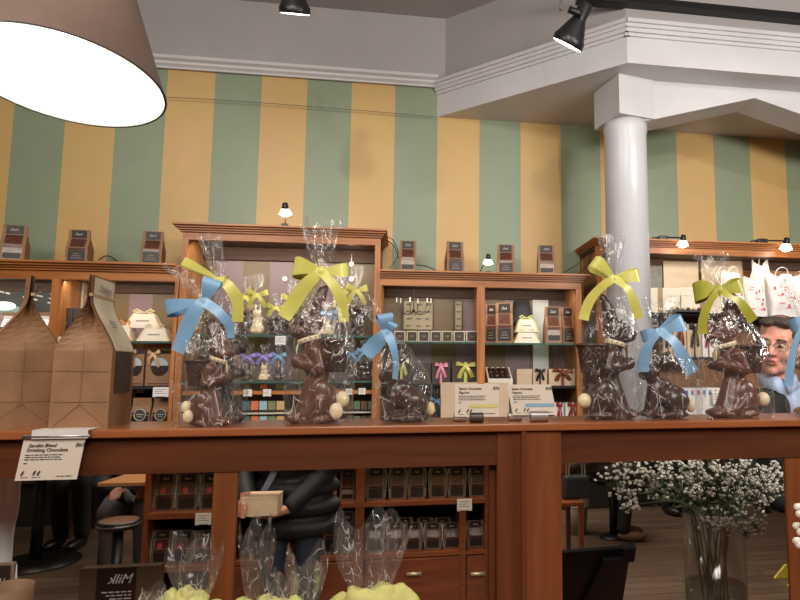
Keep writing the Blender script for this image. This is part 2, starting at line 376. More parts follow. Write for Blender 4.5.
# column with block capital
cy0 = atz(619, 73, zb).y; cq = at(619, 113, cy0); czb = cq.z
Rc = Matrix.Rotation(math.radians(13), 3, 'Z'); cc = Vector((cq.x, cq.y, 0))+Rc @ Vector((.094, .115, 0)); ccx, ccy = cc.x+.012, cc.y
struct('column', MB().lathe([(.104, 1.22), (.101, czb-.06), (.105, czb-.04), (.105, czb)], 40, (ccx, ccy, 0)), mat('column_paint', (206, 206, 210), .3, var=.03, scale=6), smooth=True)
Mc = Matrix.Translation((ccx, ccy, 0)) @ Matrix.Rotation(math.radians(13), 4, 'Z')
struct('column_capital', MB().box(-.104, .092, -.115, .115, czb, zb, Mc), WHITE, bevel=.004)
# slab behind the ledge that carries the shelving and the column
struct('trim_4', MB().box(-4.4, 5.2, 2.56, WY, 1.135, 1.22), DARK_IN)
tz = 1.22

# ================================================================== LIGHT
sc = bpy.context.scene
sc.view_settings.view_transform = 'Standard'; sc.view_settings.look = 'None'; sc.view_settings.exposure = 0.0
sc.cycles.transparent_max_bounces = 40; sc.cycles.max_bounces = 8; sc.cycles.sample_clamp_indirect = 4
def area(name, loc, target, size, energy, col=(1, .9, .78), sy=None, spread=None):
    l = bpy.data.lights.new(name, 'AREA'); l.energy = energy; l.color = col; l.size = size
    if sy: l.shape = 'RECTANGLE'; l.size_y = sy
    if spread: l.spread = math.radians(spread)
    o = bpy.data.objects.new(name, l); C.objects.link(o); o.location = loc
    o.rotation_euler = (Vector(target)-Vector(loc)).to_track_quat('-Z', 'Y').to_euler(); return o
def spot(name, loc, target, energy, ang, col=(1, .9, .76), blend=.6, r=.04):
    l = bpy.data.lights.new(name, 'SPOT'); l.energy = energy; l.color = col; l.spot_size = math.radians(ang); l.spot_blend = blend; l.shadow_soft_size = r
    o = bpy.data.objects.new(name, l); C.objects.link(o); o.location = loc
    o.rotation_euler = (Vector(target)-Vector(loc)).to_track_quat('-Z', 'Y').to_euler(); return o
WC = (1, .94, .875)
area('room_light_left', (-1.5, .2, 2.75), (-.9, 3.3, 1.7), 1.0, 26, WC, sy=.4)
area('room_fill_right', (2.0, .4, 2.35), (1.7, 3.3, 2.0), 1.0, 42, WC, sy=.4)  # unseen, added to brighten the wall under the bulkhead
area('room_light_mid', (.1, -.6, 2.6), (.1, 2.4, 1.5), 1.0, 16, WC, sy=.5)
for i, (x, tx, e) in enumerate(((-1.5, -1.5, 30), (-.6, -.6, 30), (.35, .3, 32), (1.3, 1.0, 34), (2.2, 1.9, 30))):
    spot('track_beam', (x, .7, 3.05), (tx, 3.25, 1.75), e, 62, WC)
area('seating_fill', (.5, 5.4, 3.3), (.5, 5.2, 0), 2.5, 105, col=(1, .86, .72))  # unseen area light added over the seating floor
area('aisle_fill', (-.6, 3.62, 2.6), (-.6, 3.62, 0), 1.6, 34, col=(1, .85, .7), sy=.2).rotation_euler = (.12, 0, 0)  # unseen area light added to brighten the person and cabinet
w = bpy.data.worlds.new('world'); bpy.context.scene.world = w; w.use_nodes = True
w.node_tree.nodes['Background'].inputs[0].default_value = (1, .92, .84, 1); w.node_tree.nodes['Background'].inputs[1].default_value = .05

# ================================================================== SHELVING ON THE BACK WALL
SF, BP = 3.0, 3.255          # carcass front, face of the back panel
def cab(label, X0, X1, ztop, posts, rail_h, back_m, left_panel=True, right_panel=True, ret_l=True, ret_r=True, soffit=DARK_IN, dark=.03):
    t = thing('wall_shelving', label, 'shelves', ((X0+X1)/2, WY, tz), group=None)
    zr = ztop-rail_h
    # crown: stepped moulding with end returns, and the flat rail under it
    ch = rail_h*.48
    prof = [(SF, ztop-ch), (SF-.012, ztop-ch), (SF-.02, ztop-ch*.6), (SF-.05, ztop-ch*.3), (SF-.062, ztop-ch*.22), (SF-.062, ztop), (WY-.002, ztop), (WY-.002, ztop-ch)]
    e0, e1 = (.03 if ret_l else 0), (.03 if ret_r else 0)
    mb = MB(); mb.box(X0-e0, X1+e1, SF-.062, WY-.002, ztop-ch*.25, ztop)
    for k, (o, z0, z1) in enumerate(((.014, .75, 1.0), (.028, .5, .75), (.044, .25, .5))):
        mb.box(X0-(o*.55 if ret_l else 0), X1+(o*.55 if ret_r else 0), SF-o, WY-.002, ztop-ch*z1, ztop-ch*z0)
    mb.build('cornice', OAK_X, t, world=True)
    MB().box(X0, X1, SF, SF+.022, zr, ztop-ch).build('rail', OAK_X, t, world=True)
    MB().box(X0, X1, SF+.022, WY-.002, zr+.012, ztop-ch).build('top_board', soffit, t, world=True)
    for (p0, p1) in posts:
        MB().box(p0, p1, SF-.001, SF+.022, tz, zr).build('post', OAK_Z, t, world=True)
        MB().box((p0+p1)/2-.009, (p0+p1)/2+.009, SF+.022, BP, tz, zr+.012).build('divider', OAK_P, t, world=True)
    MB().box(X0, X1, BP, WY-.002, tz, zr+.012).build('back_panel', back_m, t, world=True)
    if dark: MB().box(X0+.02, X1-.02, BP-.02, BP, zr-dark, zr+.012).build('dark_back_strip', DARK_IN, t, world=True)  # dark strip added along the top of the back panel
    return t
def gshelf(t, x0, x1, z, y0=SF+.024, m=None, th=.008, name='glass_shelf'):
    MB().box(x0, x1, y0, BP-.001, z-th, z).build(name, m or GLASS, t, world=True)
GEDGE = mat('glass_edge', (70, 104, 96), .2, var=.1)
def gedge(t, x0, x1, z, th=.009):
    MB().box(x0, x1, SF+.018, SF+.0235, z-th, z).build('shelf_edge', GEDGE, t, world=True)

REFL_STR = stripes('pink_olive_reflection', (112, 90, 52), (138, 110, 112), .05, .105, rough=.4)  # mirrored opposite wall: its reflection painted as stripes on opaque backs
REFL_STR2 = stripes('mauve_olive_reflection', (96, 78, 48), (112, 93, 96), .02, .13, rough=.4)
xL = [at(54.5, 310, SF).x, at(178.5, 310, SF).x]
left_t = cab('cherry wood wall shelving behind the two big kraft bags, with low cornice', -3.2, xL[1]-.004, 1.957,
             [(xL[0]-.018, xL[0]+.018), (at(176, 310, SF).x-.01, xL[1]-.005)], .075, REFL_STR, ret_l=False, ret_r=False)
mL, mR = xL[1], at(379.5, 300, SF).x
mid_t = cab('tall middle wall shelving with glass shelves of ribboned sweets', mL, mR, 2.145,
            [(mL, mL+.026), (mR-.026, mR)], .066, REFL_STR2, dark=.05)
rL, rR = mR+.001, at(582, 320, SF).x
rmid = at(481, 320, SF).x
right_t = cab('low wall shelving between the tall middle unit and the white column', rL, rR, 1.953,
              [(rL, rL+.008), (rmid-.019, rmid+.019), (rR-.03, rR)], .068, REFL_STR2, ret_l=False, ret_r=True)
fL = at(597, 300, SF).x
far_t = cab('tall wall shelving right of the white column holding paper bags', fL, 4.2, 2.143, [(fL, fL+.03)], .062, OAK_P, ret_r=False, soffit=DARK_IN, dark=.03)

# unseen fill strips added under each unit's top to brighten the shelves
for (a, b, z, e) in ((-2.6, xL[1]-.05, 1.875, 3.4), (mL+.05, mR-.05, 2.07, 2.6), (rL+.05, rR-.05, 1.88, 1.9), (fL+.06, 3.4, 2.075, 4)):
    l = bpy.data.lights.new('shelf_fill', 'AREA'); l.shape = 'RECTANGLE'; l.size = b-a; l.size_y = .03; l.energy = e; l.color = (1, .88, .72)
    o = bpy.data.objects.new('shelf_fill', l); C.objects.link(o); o.location = ((a+b)/2, SF+.04, z); o.rotation_euler = (math.radians(25), 0, 0)
area('counter_fill', (0, -.3, 2.6), (0, 1.2, 1.3), 1.6, 14, sy=.5)  # unseen soft light added from behind the viewer for the ledge front

area('under_slab_fill', (-.3, 2.95, 1.12), (-.3, 3.7, .5), 2.2, 5.5, (1, .88, .74), sy=.05)  # unseen strip added under the slab to brighten the person and carton

area('cafe_fill', (-2.3, 4.6, 3.2), (-2.1, 4.7, 0), .6, 22, (1, .88, .74))  # unseen area light added to lift the dark corner by the tables
# ================================================================== KINDS OF THINGS (built once, then copied)
def panel(mb, p, q, x0, x1, t0, t1, off=.0012):
    """a flat patch on the slanted front between profile points p and q (y,z)"""
    p, q = Vector((0, *p)), Vector((0, *q)); d = q-p; n = Vector((0, -d.z, d.y)).normalized()
    if n.y > 0: n = -n
    a, b = p+d*t0+n*off, p+d*t1+n*off
    mb.face([(x0, a.y, a.z), (x1, a.y, a.z), (x1, b.y, b.z), (x0, b.y, b.z)])
PROF = [(0, 0), (0, .44), (.30, .72), (.26, 1.0)]
def pouch(variant):
    """small standing bag, width .1, height .16, depth .06, front at y=0"""
    w, h, d = .1, .16, .06
    t = thing('chocolate_bag')
    fp = [(y*d, z*h) for y, z in PROF]; bp = [(d, 0), (d, .44*h), (.46*d, .74*h), (.36*d, h)]
    mb = MB()
    # body with the side gussets folded in toward the top
    rows = [(0, d, 0, w/2), (0, d, .44*h, w/2), (.16*d, .7*d, .6*h, w/2*.99), (.30*d, .46*d, .73*h, w/2*.98), (.26*d, .36*d, h, w/2*.96)]
    V = []
    for y0, y1, z, hw in rows:
        k = .35 if z > .45*h else 0
        ym = (y0+y1)/2; gx = hw-(k*d*.5)
        V.append([mb.bm.verts.new(p) for p in ((-hw, y0, z), (hw, y0, z), (gx, ym, z), (hw, y1, z), (-hw, y1, z), (-gx, ym, z))])
    for a, b in zip(V, V[1:]):
        for i in range(6): mb.bm.faces.new((a[i], a[(i+1) % 6], b[(i+1) % 6], b[i]))
    mb.bm.faces.new(V[0][::-1]); mb.bm.faces.new(V[-1])
    body = {'choc': KRAFT, 'string': mat('grey_kraft', (120, 100, 86), .7), 'shop': mat('grey_kraft', (120, 100, 86), .7), 'window': KRAFT, 'almond': KRAFT, 'white': KRAFT, 'gift': KRAFT}[variant]
    mb.build('bag', body, t)
    hw = w/2
    if variant in ('choc', 'shop', 'window', 'string'):
        m = MB(); panel(m, fp[2], fp[3], -hw*.68, hw*.68, .12, .94); panel(m, fp[1], fp[2], -hw*.68, hw*.68, .88, 1.0); m.build('top_label', LABELD, t)
        m = MB(); panel(m, fp[1], fp[2], -hw*.68, hw*.68, .1, .88); panel(m, fp[0], fp[1], -hw*.74, hw*.74, .84, 1.0); m.build('window', WINDOWB, t)
        m = MB(); panel(m, fp[0], fp[1], -hw*.76, hw*.76, .12, .82); lo = m.build('front_label', mat('pale_front_label', (176, 160, 148), .5, var=.3, scale=60) if variant == 'window' else LABELD, t)
        if variant == 'window':
            m = MB(); panel(m, fp[0], fp[1], -hw*.7, hw*.7, .16, .5, .002); m.build('print', LABELD, lo)
        # script lettering on the top label
        tp = fp[3][1]-.2*(fp[3][1]-fp[2][1])
        text('Dark', .015, INKW, t, (-.017, fp[3][0]-.003, fp[2][1]+.018), rot=(PI/2-.05, 0, 0), shear=.4)
        m = MB()
        for k in range(3): panel(m, fp[0], fp[1], -hw*(.5-.1*k), hw*(.5-.12*k), .28+.15*k, .32+.15*k, .002)
        if variant in ('choc',): m.build('print', mat('grey_print', (150, 140, 130), .6), t)
        else: m.bm.free()
        if variant in ('shop', 'string'):
            m = MB(); m.lathe([(.0135, 0), (.0135, .001)], 20, M=Matrix.Translation((-.008, fp[1][0]+.006-.004, .5*h+.008)) @ Matrix.Rotation(PI/2-.35, 4, 'X')); m.build('round_sticker', STICK, t) if variant == 'shop' else m.bm.free()
            for sx in (-1, 1):
                m = MB(); m.tube([(sx*hw*1.02, d*.35, h*.98), (sx*hw*1.1, d*.25, h*.75), (sx*hw*1.14, d*.1, h*.45), (sx*hw*1.05, d*.0, h*.1)], .0012, 5); m.tube([(sx*hw*1.02, d*.35, h*.98), (sx*hw*1.2, d*.4, h*.7), (sx*hw*1.1, d*.2, h*.3)], .0012, 5)
                m.build('tie_string', PAPER, t)
    if variant == 'almond':
        m = MB(); panel(m, fp[0], fp[1], -hw*.9, hw*.9, .05, .95); panel(m, fp[1], fp[2], -hw*.9, hw*.9, .0, .3); m.build('window', mat('nuts_window', (58, 42, 34), .25, var=.8, scale=130), t)
        m = MB(); m.lathe([(.03, 0), (.03, .0015)], 24, M=Matrix.Translation((0, -.0005, .45*h)) @ Matrix.Rotation(PI/2, 4, 'X') @ Matrix.Diagonal((1, 1, 1, 1))); lb = m.build('oval_label', mat('grey_label', (72, 66, 62), .5), t)
        m = MB(); m.tube([(.03*math.cos(a*PI/10), -.003, .45*h+.03*math.sin(a*PI/10)) for a in range(21)], .0016, 5); m.tube([(-.018, -.003, .46*h), (.018, -.003, .46*h)], .0014, 4); m.tube([(-.012, -.003, .40*h), (.012, -.003, .40*h)], .001, 4); m.build('print', INKW, lb)
    if variant == 'white':
        m = MB(); panel(m, fp[1], fp[2], -hw*.8, hw*.8, -.1, 1.0); panel(m, fp[2], fp[3], -hw*.8, hw*.8, 0, .5); lb = m.build('white_label', PAPER, t)
        m = MB(); panel(m, fp[1], fp[2], -hw*.3, hw*.3, .5, .58, .002); panel(m, fp[1], fp[2], -hw*.12, hw*.12, .68, .82, .002); m.build('print', INK, lb)
        m = MB(); panel(m, fp[0], fp[1], -hw*.05, hw*.55, .1, 1.0); m.build('orange_print', mat('orange_print', (196, 96, 46), .5), t)
        m = MB(); panel(m, fp[0], fp[1], -hw*.75, -hw*.15, .45, 1.0); m.build('window', WINDOWB, t)
    return t

def bow_meshes(t, knot, loops, tails, m, b=.012):
    """knot: local point; loops: (tip, width); tails: (list of points, width0, width1), all local, drawn in the X-Z plane"""
    kx, ky, kz = knot; K = Vector(knot)
    mb = MB()
    for tip, wd in loops:
        T = Vector((tip[0], ky, tip[1])); d = (T-K); L = d.length; dn = d.normalized(); pr = Vector((-dn.z, 0, dn.x))
        cen, wid, nr = [], [], []
        N = 22
        for i in range(N+1):
            u = i/N; s = math.sin(PI*u)**.85; y = -b*math.sin(2*PI*u)*1.0-b*.4
            c = K+dn*(L*s)+Vector((0, y, 0))+pr*(wd*.55*(u-.5)*s)
            cen.append(c); wid.append(wd*(.30+.70*min(1, s*1.25))); nr.append((pr+Vector((0, .15*math.sin(6*u), 0))).normalized())
        mb.strip(cen, wid, nr)
    mb.ell((kx, ky-b*.5, kz), (loops[0][1]*.26, loops[0][1]*.2, loops[0][1]*.3), u=10, v=8)
    bw = mb.build('ribbon_bow', m, t, smooth=True)
    for pts, w0, w1 in tails:
        P = [Vector((p[0], ky-b*.7, p[1])) for p in pts]
        n = 16; cen = []
        for i in range(n+1):
            u = i/n*(len(P)-1); k = min(int(u), len(P)-2); f = u-k
            p0, p1, p2, p3 = P[max(k-1, 0)], P[k], P[k+1], P[min(k+2, len(P)-1)]
            c = .5*((2*p1)+(p2-p0)*f+(2*p0-5*p1+4*p2-p3)*f*f+(3*p1-p0-3*p2+p3)*f**3)
            c.y += -.006*math.sin(i/n*PI*1.5); cen.append(c)
        nr = []
        for i in range(n+1):
            d = (cen[min(i+1, n)]-cen[max(i-1, 0)]).normalized(); q = Vector((-d.z, .35*math.sin(i/n*5), d.x)).normalized(); nr.append(q)
        MB().strip(cen, [w0+(w1-w0)*min(1, i/n*1.6) for i in range(n+1)], nr).build('ribbon_tail', m, t, smooth=True)
    return bw

def cello(t, base, knot, top, d, seed, m=None, belly=0, nu=72, name='cellophane_wrap', flat=.35, ragged=1.0):
    """clear wrap: base (x0,x1,z0), knot (x,z), top (x0,x1,z); local coordinates"""
    x0, x1, z0 = base; kx, kz = knot; t0, t1, tzz = top; bc, bw = (x0+x1)/2, (x1-x0)/2; fc, fw = (t0+t1)/2, (t1-t0)/2
    NB, NT = 22, 13
    mb = MB(); sd = Vector((seed*3.7, seed*1.3, seed*7.1))
    ph = [random.uniform(0, 6.28) for _ in range(6)]
    def pt(i, j):
        a = 2*PI*i
        ca, sa = math.cos(a), math.sin(a)
        if j <= NB:
            u = j/NB; e = 4.5-2.5*u
            sq = (abs(ca)**e+abs(sa)**e)**(-1/e)
            nar = 1 if u < .5 else 1-((u-.5)/.5)**1.9*.93
            hw = (bw+belly*math.sin(PI*min(1, u*1.3)))*nar; hd = d/2*nar
            kw = max(hw, .009); kd = max(hd, .009)
            cx = bc+(kx-bc)*max(0, (u-.35)/.65)**1.2; z = z0+(kz-z0)*u
            x, y = cx+kw*ca*sq, kd*sa*sq
            amp = .003+.004*u*u
            q = Vector((x*38, y*38, z*20))+sd
            n = noise.noise(q)*amp*1.6+.003*noise.noise(q*2.3)
            if u > .45: n += (u-.45)*.007*math.sin(a*9+ph[0])
            return Vector((x+n*ca, y+n*sa, z if j else z0+.0005))
        v = (j-NB)/NT
        hw = .009+(fw-.009)*v**.7; hd = .009+(fw*flat-.009)*v**.9
        cx = kx+(fc-kx)*v
        f = 1+.26*math.sin(a*5+ph[1])*min(1, v*2)+.15*math.sin(a*9+ph[2])*v
        x, y = cx+hw*ca, hd*sa*f+ .004*v*math.sin(a*7+ph[3])
        edge = ragged*(.05*math.sin(a*2+ph[4])+.07*math.sin(a*5+ph[5]))*(tzz-kz)*v
        z = kz+(tzz-kz)*v+edge
        q = Vector((x*50, y*50, z*25))+sd
        return Vector((x+.003*noise.noise(q), y+.004*noise.noise(q+Vector((9, 2, 4))), z))
    V = mb.grid(lambda u, v: pt(u, round(v*(NB+NT))), nu, NB+NT+1, wrap=True)
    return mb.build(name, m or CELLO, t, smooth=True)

# ---- chocolate rabbits, drawn in units of one picture pixel at arm's length, facing -X
def rabbit_big(m, eggs=2):
    t = thing('rabbit_proto')
    S = [('e', (0, 0, 3.5), (26, 17, 5)), ('c', (1, 0, 44), (-5, 0, 6), 11.5, 17), ('e', (12, 0, 20), (13, 16, 18)), ('e', (-20, 0, 5), (9, 14, 6)),
         ('e', (1, 0, 50), (11.5, 12, 16)), ('e', (-2, 0, 64), (14, 13, 16)), ('e', (-8, 0, 62), (9, 10, 13)),
         ('e', (4, 0, 68), (10, 12, 12)), ('e', (-6, 0, 79), (9.5, 9, 9)),
         ('e', (-11, 0, 98), (14, 11, 12.5)), ('e', (-21.5, 0, 92.5), (9, 8, 8)), ('e', (-14, 0, 89), (10, 9, 7)), ('e', (-4, 0, 100), (9, 10, 11)),
         ('e', (-29, 0, 95), (2.5, 3, 2.2))]
    for s in (-1, 1):
        S += [('e', (7, s*12.5, 25), (10.5, 5.5, 17), Matrix.Rotation(0, 4, 'Y')), ('c', (-1, s*12, 71), (4, s*15, 54), 7.5, 6.2), ('c', (4, s*15, 54), (-15, s*12, 59), 6.5, 5.6), ('e', (-18, s*10, 61), (7, 6, 7.5)),
              ('e', (-16, s*9, 5), (13, 6, 5)), ('c', (6, s*15, 22), (-4, s*14, 8), 6, 5), ('e', (-17, s*7, 91), (6, 5, 5)),
              ('c', (-6, s*4.5, 106), (-1-1.5*s, s*5, 121), 4.4, 6.6), ('c', (-1-1.5*s, s*5, 121), (4-2.5*s, s*5.5, 135), 6.6, 3.6)]
    body = blob('rabbit_body', S, 1.5, m, t, 5)
    for s in (-1, 1):
        MB().ell((-15.5, s*10.2, 99.5), (2.6, 1.6, 2.3), u=10, v=8).build('eye', CHOCD if m != CHOCD else BLACKM, t, smooth=True)
    # spotted collar
    mb = MB(); ring = []
    cen = Vector((-8.5, 0, 83)); N = 28
    R = Matrix.Rotation(-.30, 4, 'Y')
    for j, (rr, zz) in enumerate(((10.3, -2.6), (11.4, -2.0), (11.4, 1.6), (10.2, 2.4))): ring.append([mb.bm.verts.new(cen+(R @ Vector((math.cos(2*PI*i/N)*rr*1.06, math.sin(2*PI*i/N)*rr*.98, zz)))) for i in range(N)])
    for a, b in zip(ring, ring[1:]):
        for i in range(N): mb.bm.faces.new((a[i], a[(i+1) % N], b[(i+1) % N], b[i]))
    col = mb.build('collar', WCHOC, t, smooth=True)
    mb = MB()
    for i in range(14):
        a = 2*PI*i/14; mb.ell(cen+(R @ Vector((math.cos(a)*11.4*1.06, math.sin(a)*11.4*.98, .0))), .8, u=6, v=5)
    mb.build('collar_dots', CHOCD, col)
    mb = MB(); mb.strip([(-19, 0, 80), (-20.5, 0, 72), (-20, 0, 64)], [5, 9, 5], [(0, 1, 0)]*3); mb.build('bib', WCHOC, col, solid=1.2)
    # woven basket on the back
    mb = MB()
    def bk(u, v):
        a = 2*PI*u; r = 10+4.2*v+.55*math.sin(a*12+(PI if int(v*9.99) % 2 else 0)); 
        return Vector((18+r*math.cos(a)*.98, r*math.sin(a), 50+31*v))
    V = mb.grid(bk, 60, 40, wrap=True); mb.bm.faces.new(V[0][::-1])
    b = mb.build('basket', CHOCD, t, smooth=True)
    mb = MB(); mb.tube([(18+14.6*math.cos(a*PI/16), 14.6*math.sin(a*PI/16), 81) for a in range(33)], 2.0, 8); mb.lathe([(0.1, 78), (13.5, 78)], 24, (18, 0, 0), cap=False); mb.build('basket_rim', CHOCD, b, smooth=True)
    MB().ell((27, -6, 20 if eggs == 1 else 23), (7.2, 7, 8.2), u=14, v=10).build('egg', WCHOC, t, smooth=True)
    if eggs > 1: MB().ell((22, -15, 12), (6.8, 6, 8.2), u=14, v=10).build('egg', WCHOC, t, smooth=True)
    return t
def rabbit_small(m):
    t = thing('rabbit_proto')
    S = [('e', (0, 0, 3), (22, 14, 4.5)), ('e', (3, 0, 22), (17, 12, 12)), ('e', (-9, 0, 26), (11, 10, 15)), ('e', (9, 0, 16), (13, 14, 13)), ('e', (-4, 0, 32), (9, 9, 9)),
         ('e', (-16, 0, 46), (9.5, 7.5, 9)), ('e', (-23, 0, 43), (5, 5, 5)), ('e', (-13, 0, 38), (7, 7, 7)), ('e', (-27, 0, 44), (1.6, 2, 1.6))]
    for s in (-1, 1):
        S += [('e', (8, s*9, 17), (11, 5.5, 11)), ('c', (-14, s*6, 24), (-17, s*7, 6), 4.8, 4), ('e', (-20, s*7, 4), (6, 4, 3.5)), ('e', (4, s*11, 4), (10, 4.5, 4)),
              ('c', (-12, s*3.4, 53), (-6, s*4, 60), 3, 3.8), ('c', (-6, s*4, 60), (2, s*4.5, 66), 3.8, 1.8)]
    blob('rabbit_body', S, 1.0, m, t, 5)
    for s in (-1, 1): MB().ell((-19.5, s*6.4, 47.5), (2, 1.2, 1.8), u=10, v=8).build('eye', BLACKM, t, smooth=True)
    MB().ell((23, -2, 12), (4.5, 6, 7), u=14, v=10).build('tail', WCHOC, t, smooth=True)
    return t

# ---- small bag of sweets tied with a bow: kind of sweets and ribbon vary
def sweet_bag(fill, ribbon_name):
    """.07 wide, .20 high overall"""
    rb = {'yellow': YEL, 'lilac': LILAC, 'blue': BLUE}[ribbon_name]
    t = thing('bag_of_sweets'); rnd = random.Random(len(fill)*7+len(ribbon_name))
    if fill == 'truffles':
        k = 0
        for z in range(4):
            for (x, y) in ((-.018, -.008), (0, -.014), (.018, -.008), (-.008, .012), (.012, .012)):
                c = (x+rnd.uniform(-.003, .003), y, .012+z*.021+rnd.uniform(-.003, .003))
                if (k % 5) == 3: o = MB().ell(c, .0115, u=10, v=8).build('truffle', WCHOC, t, smooth=True)
                else: o = MB().ell(c, .0115, u=10, v=8).build('truffle', CHOCD, t, smooth=True)
                k += 1
    else:
        m = {'white_rabbit': WCHOC, 'dark_figure': CHOCD}[fill]
        S = [('e', (0, 0, .02), (.022, .018, .02)), ('e', (0, 0, .042), (.016, .014, .02)), ('e', (-.003, -.003, .066), (.013, .012, .012)), ('c', (-.007, 0, .074), (-.009, 0, .096), .004, .003), ('c', (.006, 0, .074), (.008, 0, .096), .004, .003), ('e', (.008, -.012, .012), (.012, .01, .008)), ('e', (-.010, -.012, .012), (.012, .01, .008))]
        blob('rabbit_figure', S, .0022, m, t, 3)
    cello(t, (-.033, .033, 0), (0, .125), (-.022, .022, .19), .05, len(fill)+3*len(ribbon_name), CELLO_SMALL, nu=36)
    bow_meshes(t, (0, -.012, .125), [((-.034, .137), .018), ((.034, .135), .018)], [([(0, .125), (-.018, .108), (-.028, .085)], .010, .014), ([(0, .125), (.016, .108), (.026, .088)], .010, .014)], rb, .01)
    return t

def gift_box(kind):
    """unit box .1 wide, .1 high, .06 deep with lid line, ribbon and bow"""
    t = thing('gift_box')
    bm_, rb = {'dark_pink': (BOXD, PINK), 'dark_yellow': (BOXD, YEL), 'dark_plain': (BOXD, None), 'kraft_brown': (mat('pale_kraft_box', (206, 180, 150), .6, var=.05), BROWNR), 'kraft_plain': (mat('pale_kraft_box', (206, 180, 150), .6, var=.05), None),
               'white_red': (PAPER, REDR), 'small_cream': (BOXD, CREAM), 'small_yellow': (BOXD, mat('pale_yellow_cord', (214, 208, 140), .5)), 'cream_gold': (mat('cream_box', (232, 222, 200), .55, var=.03), mat('gold_ribbon', (150, 116, 62), .4)),
               'kraft_dark': (mat('pale_kraft_box', (206, 180, 150), .6, var=.05), mat('black_ribbon', (44, 34, 30), .4))}[kind]
    MB().box(-.05, .05, 0, .06, 0, .07).build('box', bm_, t, bevel=.001)
    MB().box(-.0512, .0512, -.0012, .0612, .068, .1).build('lid', bm_, t, bevel=.001)
    if rb:
        mb = MB(); mb.box(-.006, .006, -.0024, .0624, -.0001, .1012)
        if kind.startswith('small'):
            mb.bm.free(); mb = MB(); mb.box(-.0522, -.045, -.003, .0626, 0, .102).box(.045, .0522, -.003, .0626, 0, .102).box(-.045, .045, -.003, -.001, .093, .102).box(-.045, .045, -.003, -.001, 0, .006)
        mb.build('ribbon', rb, t)
        if not kind.startswith(('cream', 'small')):
            bow_meshes(t, (0, -.006, .085), [((-.036, .095), .018), ((.036, .093), .018)], [([(0, .085), (-.016, .06), (-.024, .028)], .012, .016), ([(0, .085), (.014, .06), (.026, .032)], .012, .016)], rb, .008)
    if kind.startswith('dark_plain') or kind.startswith('small'):
        m = MB(); m.box(-.018, .018, -.0032, -.0028, .052, .056).box(-.01, .01, -.0032, -.0028, .045, .048); m.build('print', mat('gold_print', (190, 160, 100), .4), t)
    return t
def pyramid_box(rib):
    """cream truncated-pyramid carton with cord, .1 wide .055 high"""
    t = thing('pyramid_gift_box')
    rb = {'orange': mat('orange_ribbon', (222, 150, 92), .4), 'cream': mat('cream_cord', (226, 206, 160), .5), 'green': mat('pale_green_cord', (206, 212, 140), .5)}[rib]
    MB().box(-.05, .05, 0, .06, 0, .05, taper=.62).build('carton', mat('cream_carton', (222, 210, 192), .6, var=.04), t, bevel=.001)
    m = MB(); m.box(-.018, .018, .0052, .0056, .022, .028).box(-.012, .012, .0045, .005, .014, .018); m.build('print', mat('grey_print', (150, 140, 130), .6), t)
    mb = MB()
    for s in (-1, 1):
        mb.tube([(s*.046, -.002, .0), (s*.036, .008, .032), (s*.026, .012, .052), (s*.004, .02, .056)], .0022, 6)
        mb.tube([(0, .02, .055), (s*.02, .01, .066), (s*.03, .012, .06), (s*.006, .02, .055)], .0022, 6)
    mb.build('cord_bow', rb, t)
    return t
def window_box():
    """flat kraft pack with a round dark window and tan bow, .1 wide .12 high"""
    t = thing('boxed_chocolates')
    MB().box(-.05, .05, 0, .04, 0, .12).build('box', KRAFT, t, bevel=.0012)
    m = MB(); m.lathe([(.036, 0), (.036, .001)], 28, M=Matrix.Translation((.006, -.0002, .072)) @ Matrix.Rotation(PI/2, 4, 'X')); w_ = m.build('round_window', mat('dark_round', (58, 46, 42), .3, var=.3), t)
    m = MB(); m.prism([(.006+.034*math.cos(a*PI/12), .076+.03*math.sin(a*PI/12)) for a in range(13)], -.0022, -.0016, 'y'); m.build('print', mat('pale_blue_print', (178, 190, 190), .5), w_)
    m = MB(); m.box(-.04, .045, -.0012, -.0008, .006, .009); m.build('print', LABELD, t)
    bow_meshes(t, (-.018, -.005, .12), [((-.042, .128), .014), ((.006, .132), .014)], [([(-.018, .12), (-.034, .1), (-.036, .08)], .010, .012), ([(-.018, .12), (-.004, .1), (.002, .07)], .010, .012)], TANR, .008)
    return t
def bar(col):
    """a bar of chocolate in a coloured sleeve, .06 wide .09 high .012 deep"""
    t = thing('chocolate_bar')
    m = {'teal': (72, 112, 108), 'orange': (214, 112, 70), 'sky': (150, 186, 190), 'moss': (128, 128, 84), 'sand': (198, 166, 112), 'brown': (96, 70, 54), 'green': (92, 110, 78)}[col]
    MB().box(-.03, .03, 0, .012, 0, .09).build('wrapper', mat('bar_sleeve_'+col, m, .5, var=.05), t, bevel=.0008)
    MB().box(-.0302, .0302, -.0004, .0124, .004, .022).build('band', LABELD, t)
    return t
def price_card(lines):
    """small white card on its own foot, .04 wide .03 high"""
    t = thing('price_card')
    MB().box(-.02, .02, 0, .0008, 0, .03).build('card', PAPER, t)
    m = MB()
    for k in range(lines): m.box(-.015, .013-.006*(k % 2), -.0006, -.0002, .022-.006*k, .0238-.006*k)
    m.build('print', mat('grey_print', (150, 140, 130), .6), t)
    MB().box(-.012, .012, 0, .008, -.0005, .002).build('foot', BLACK, t)
    return t
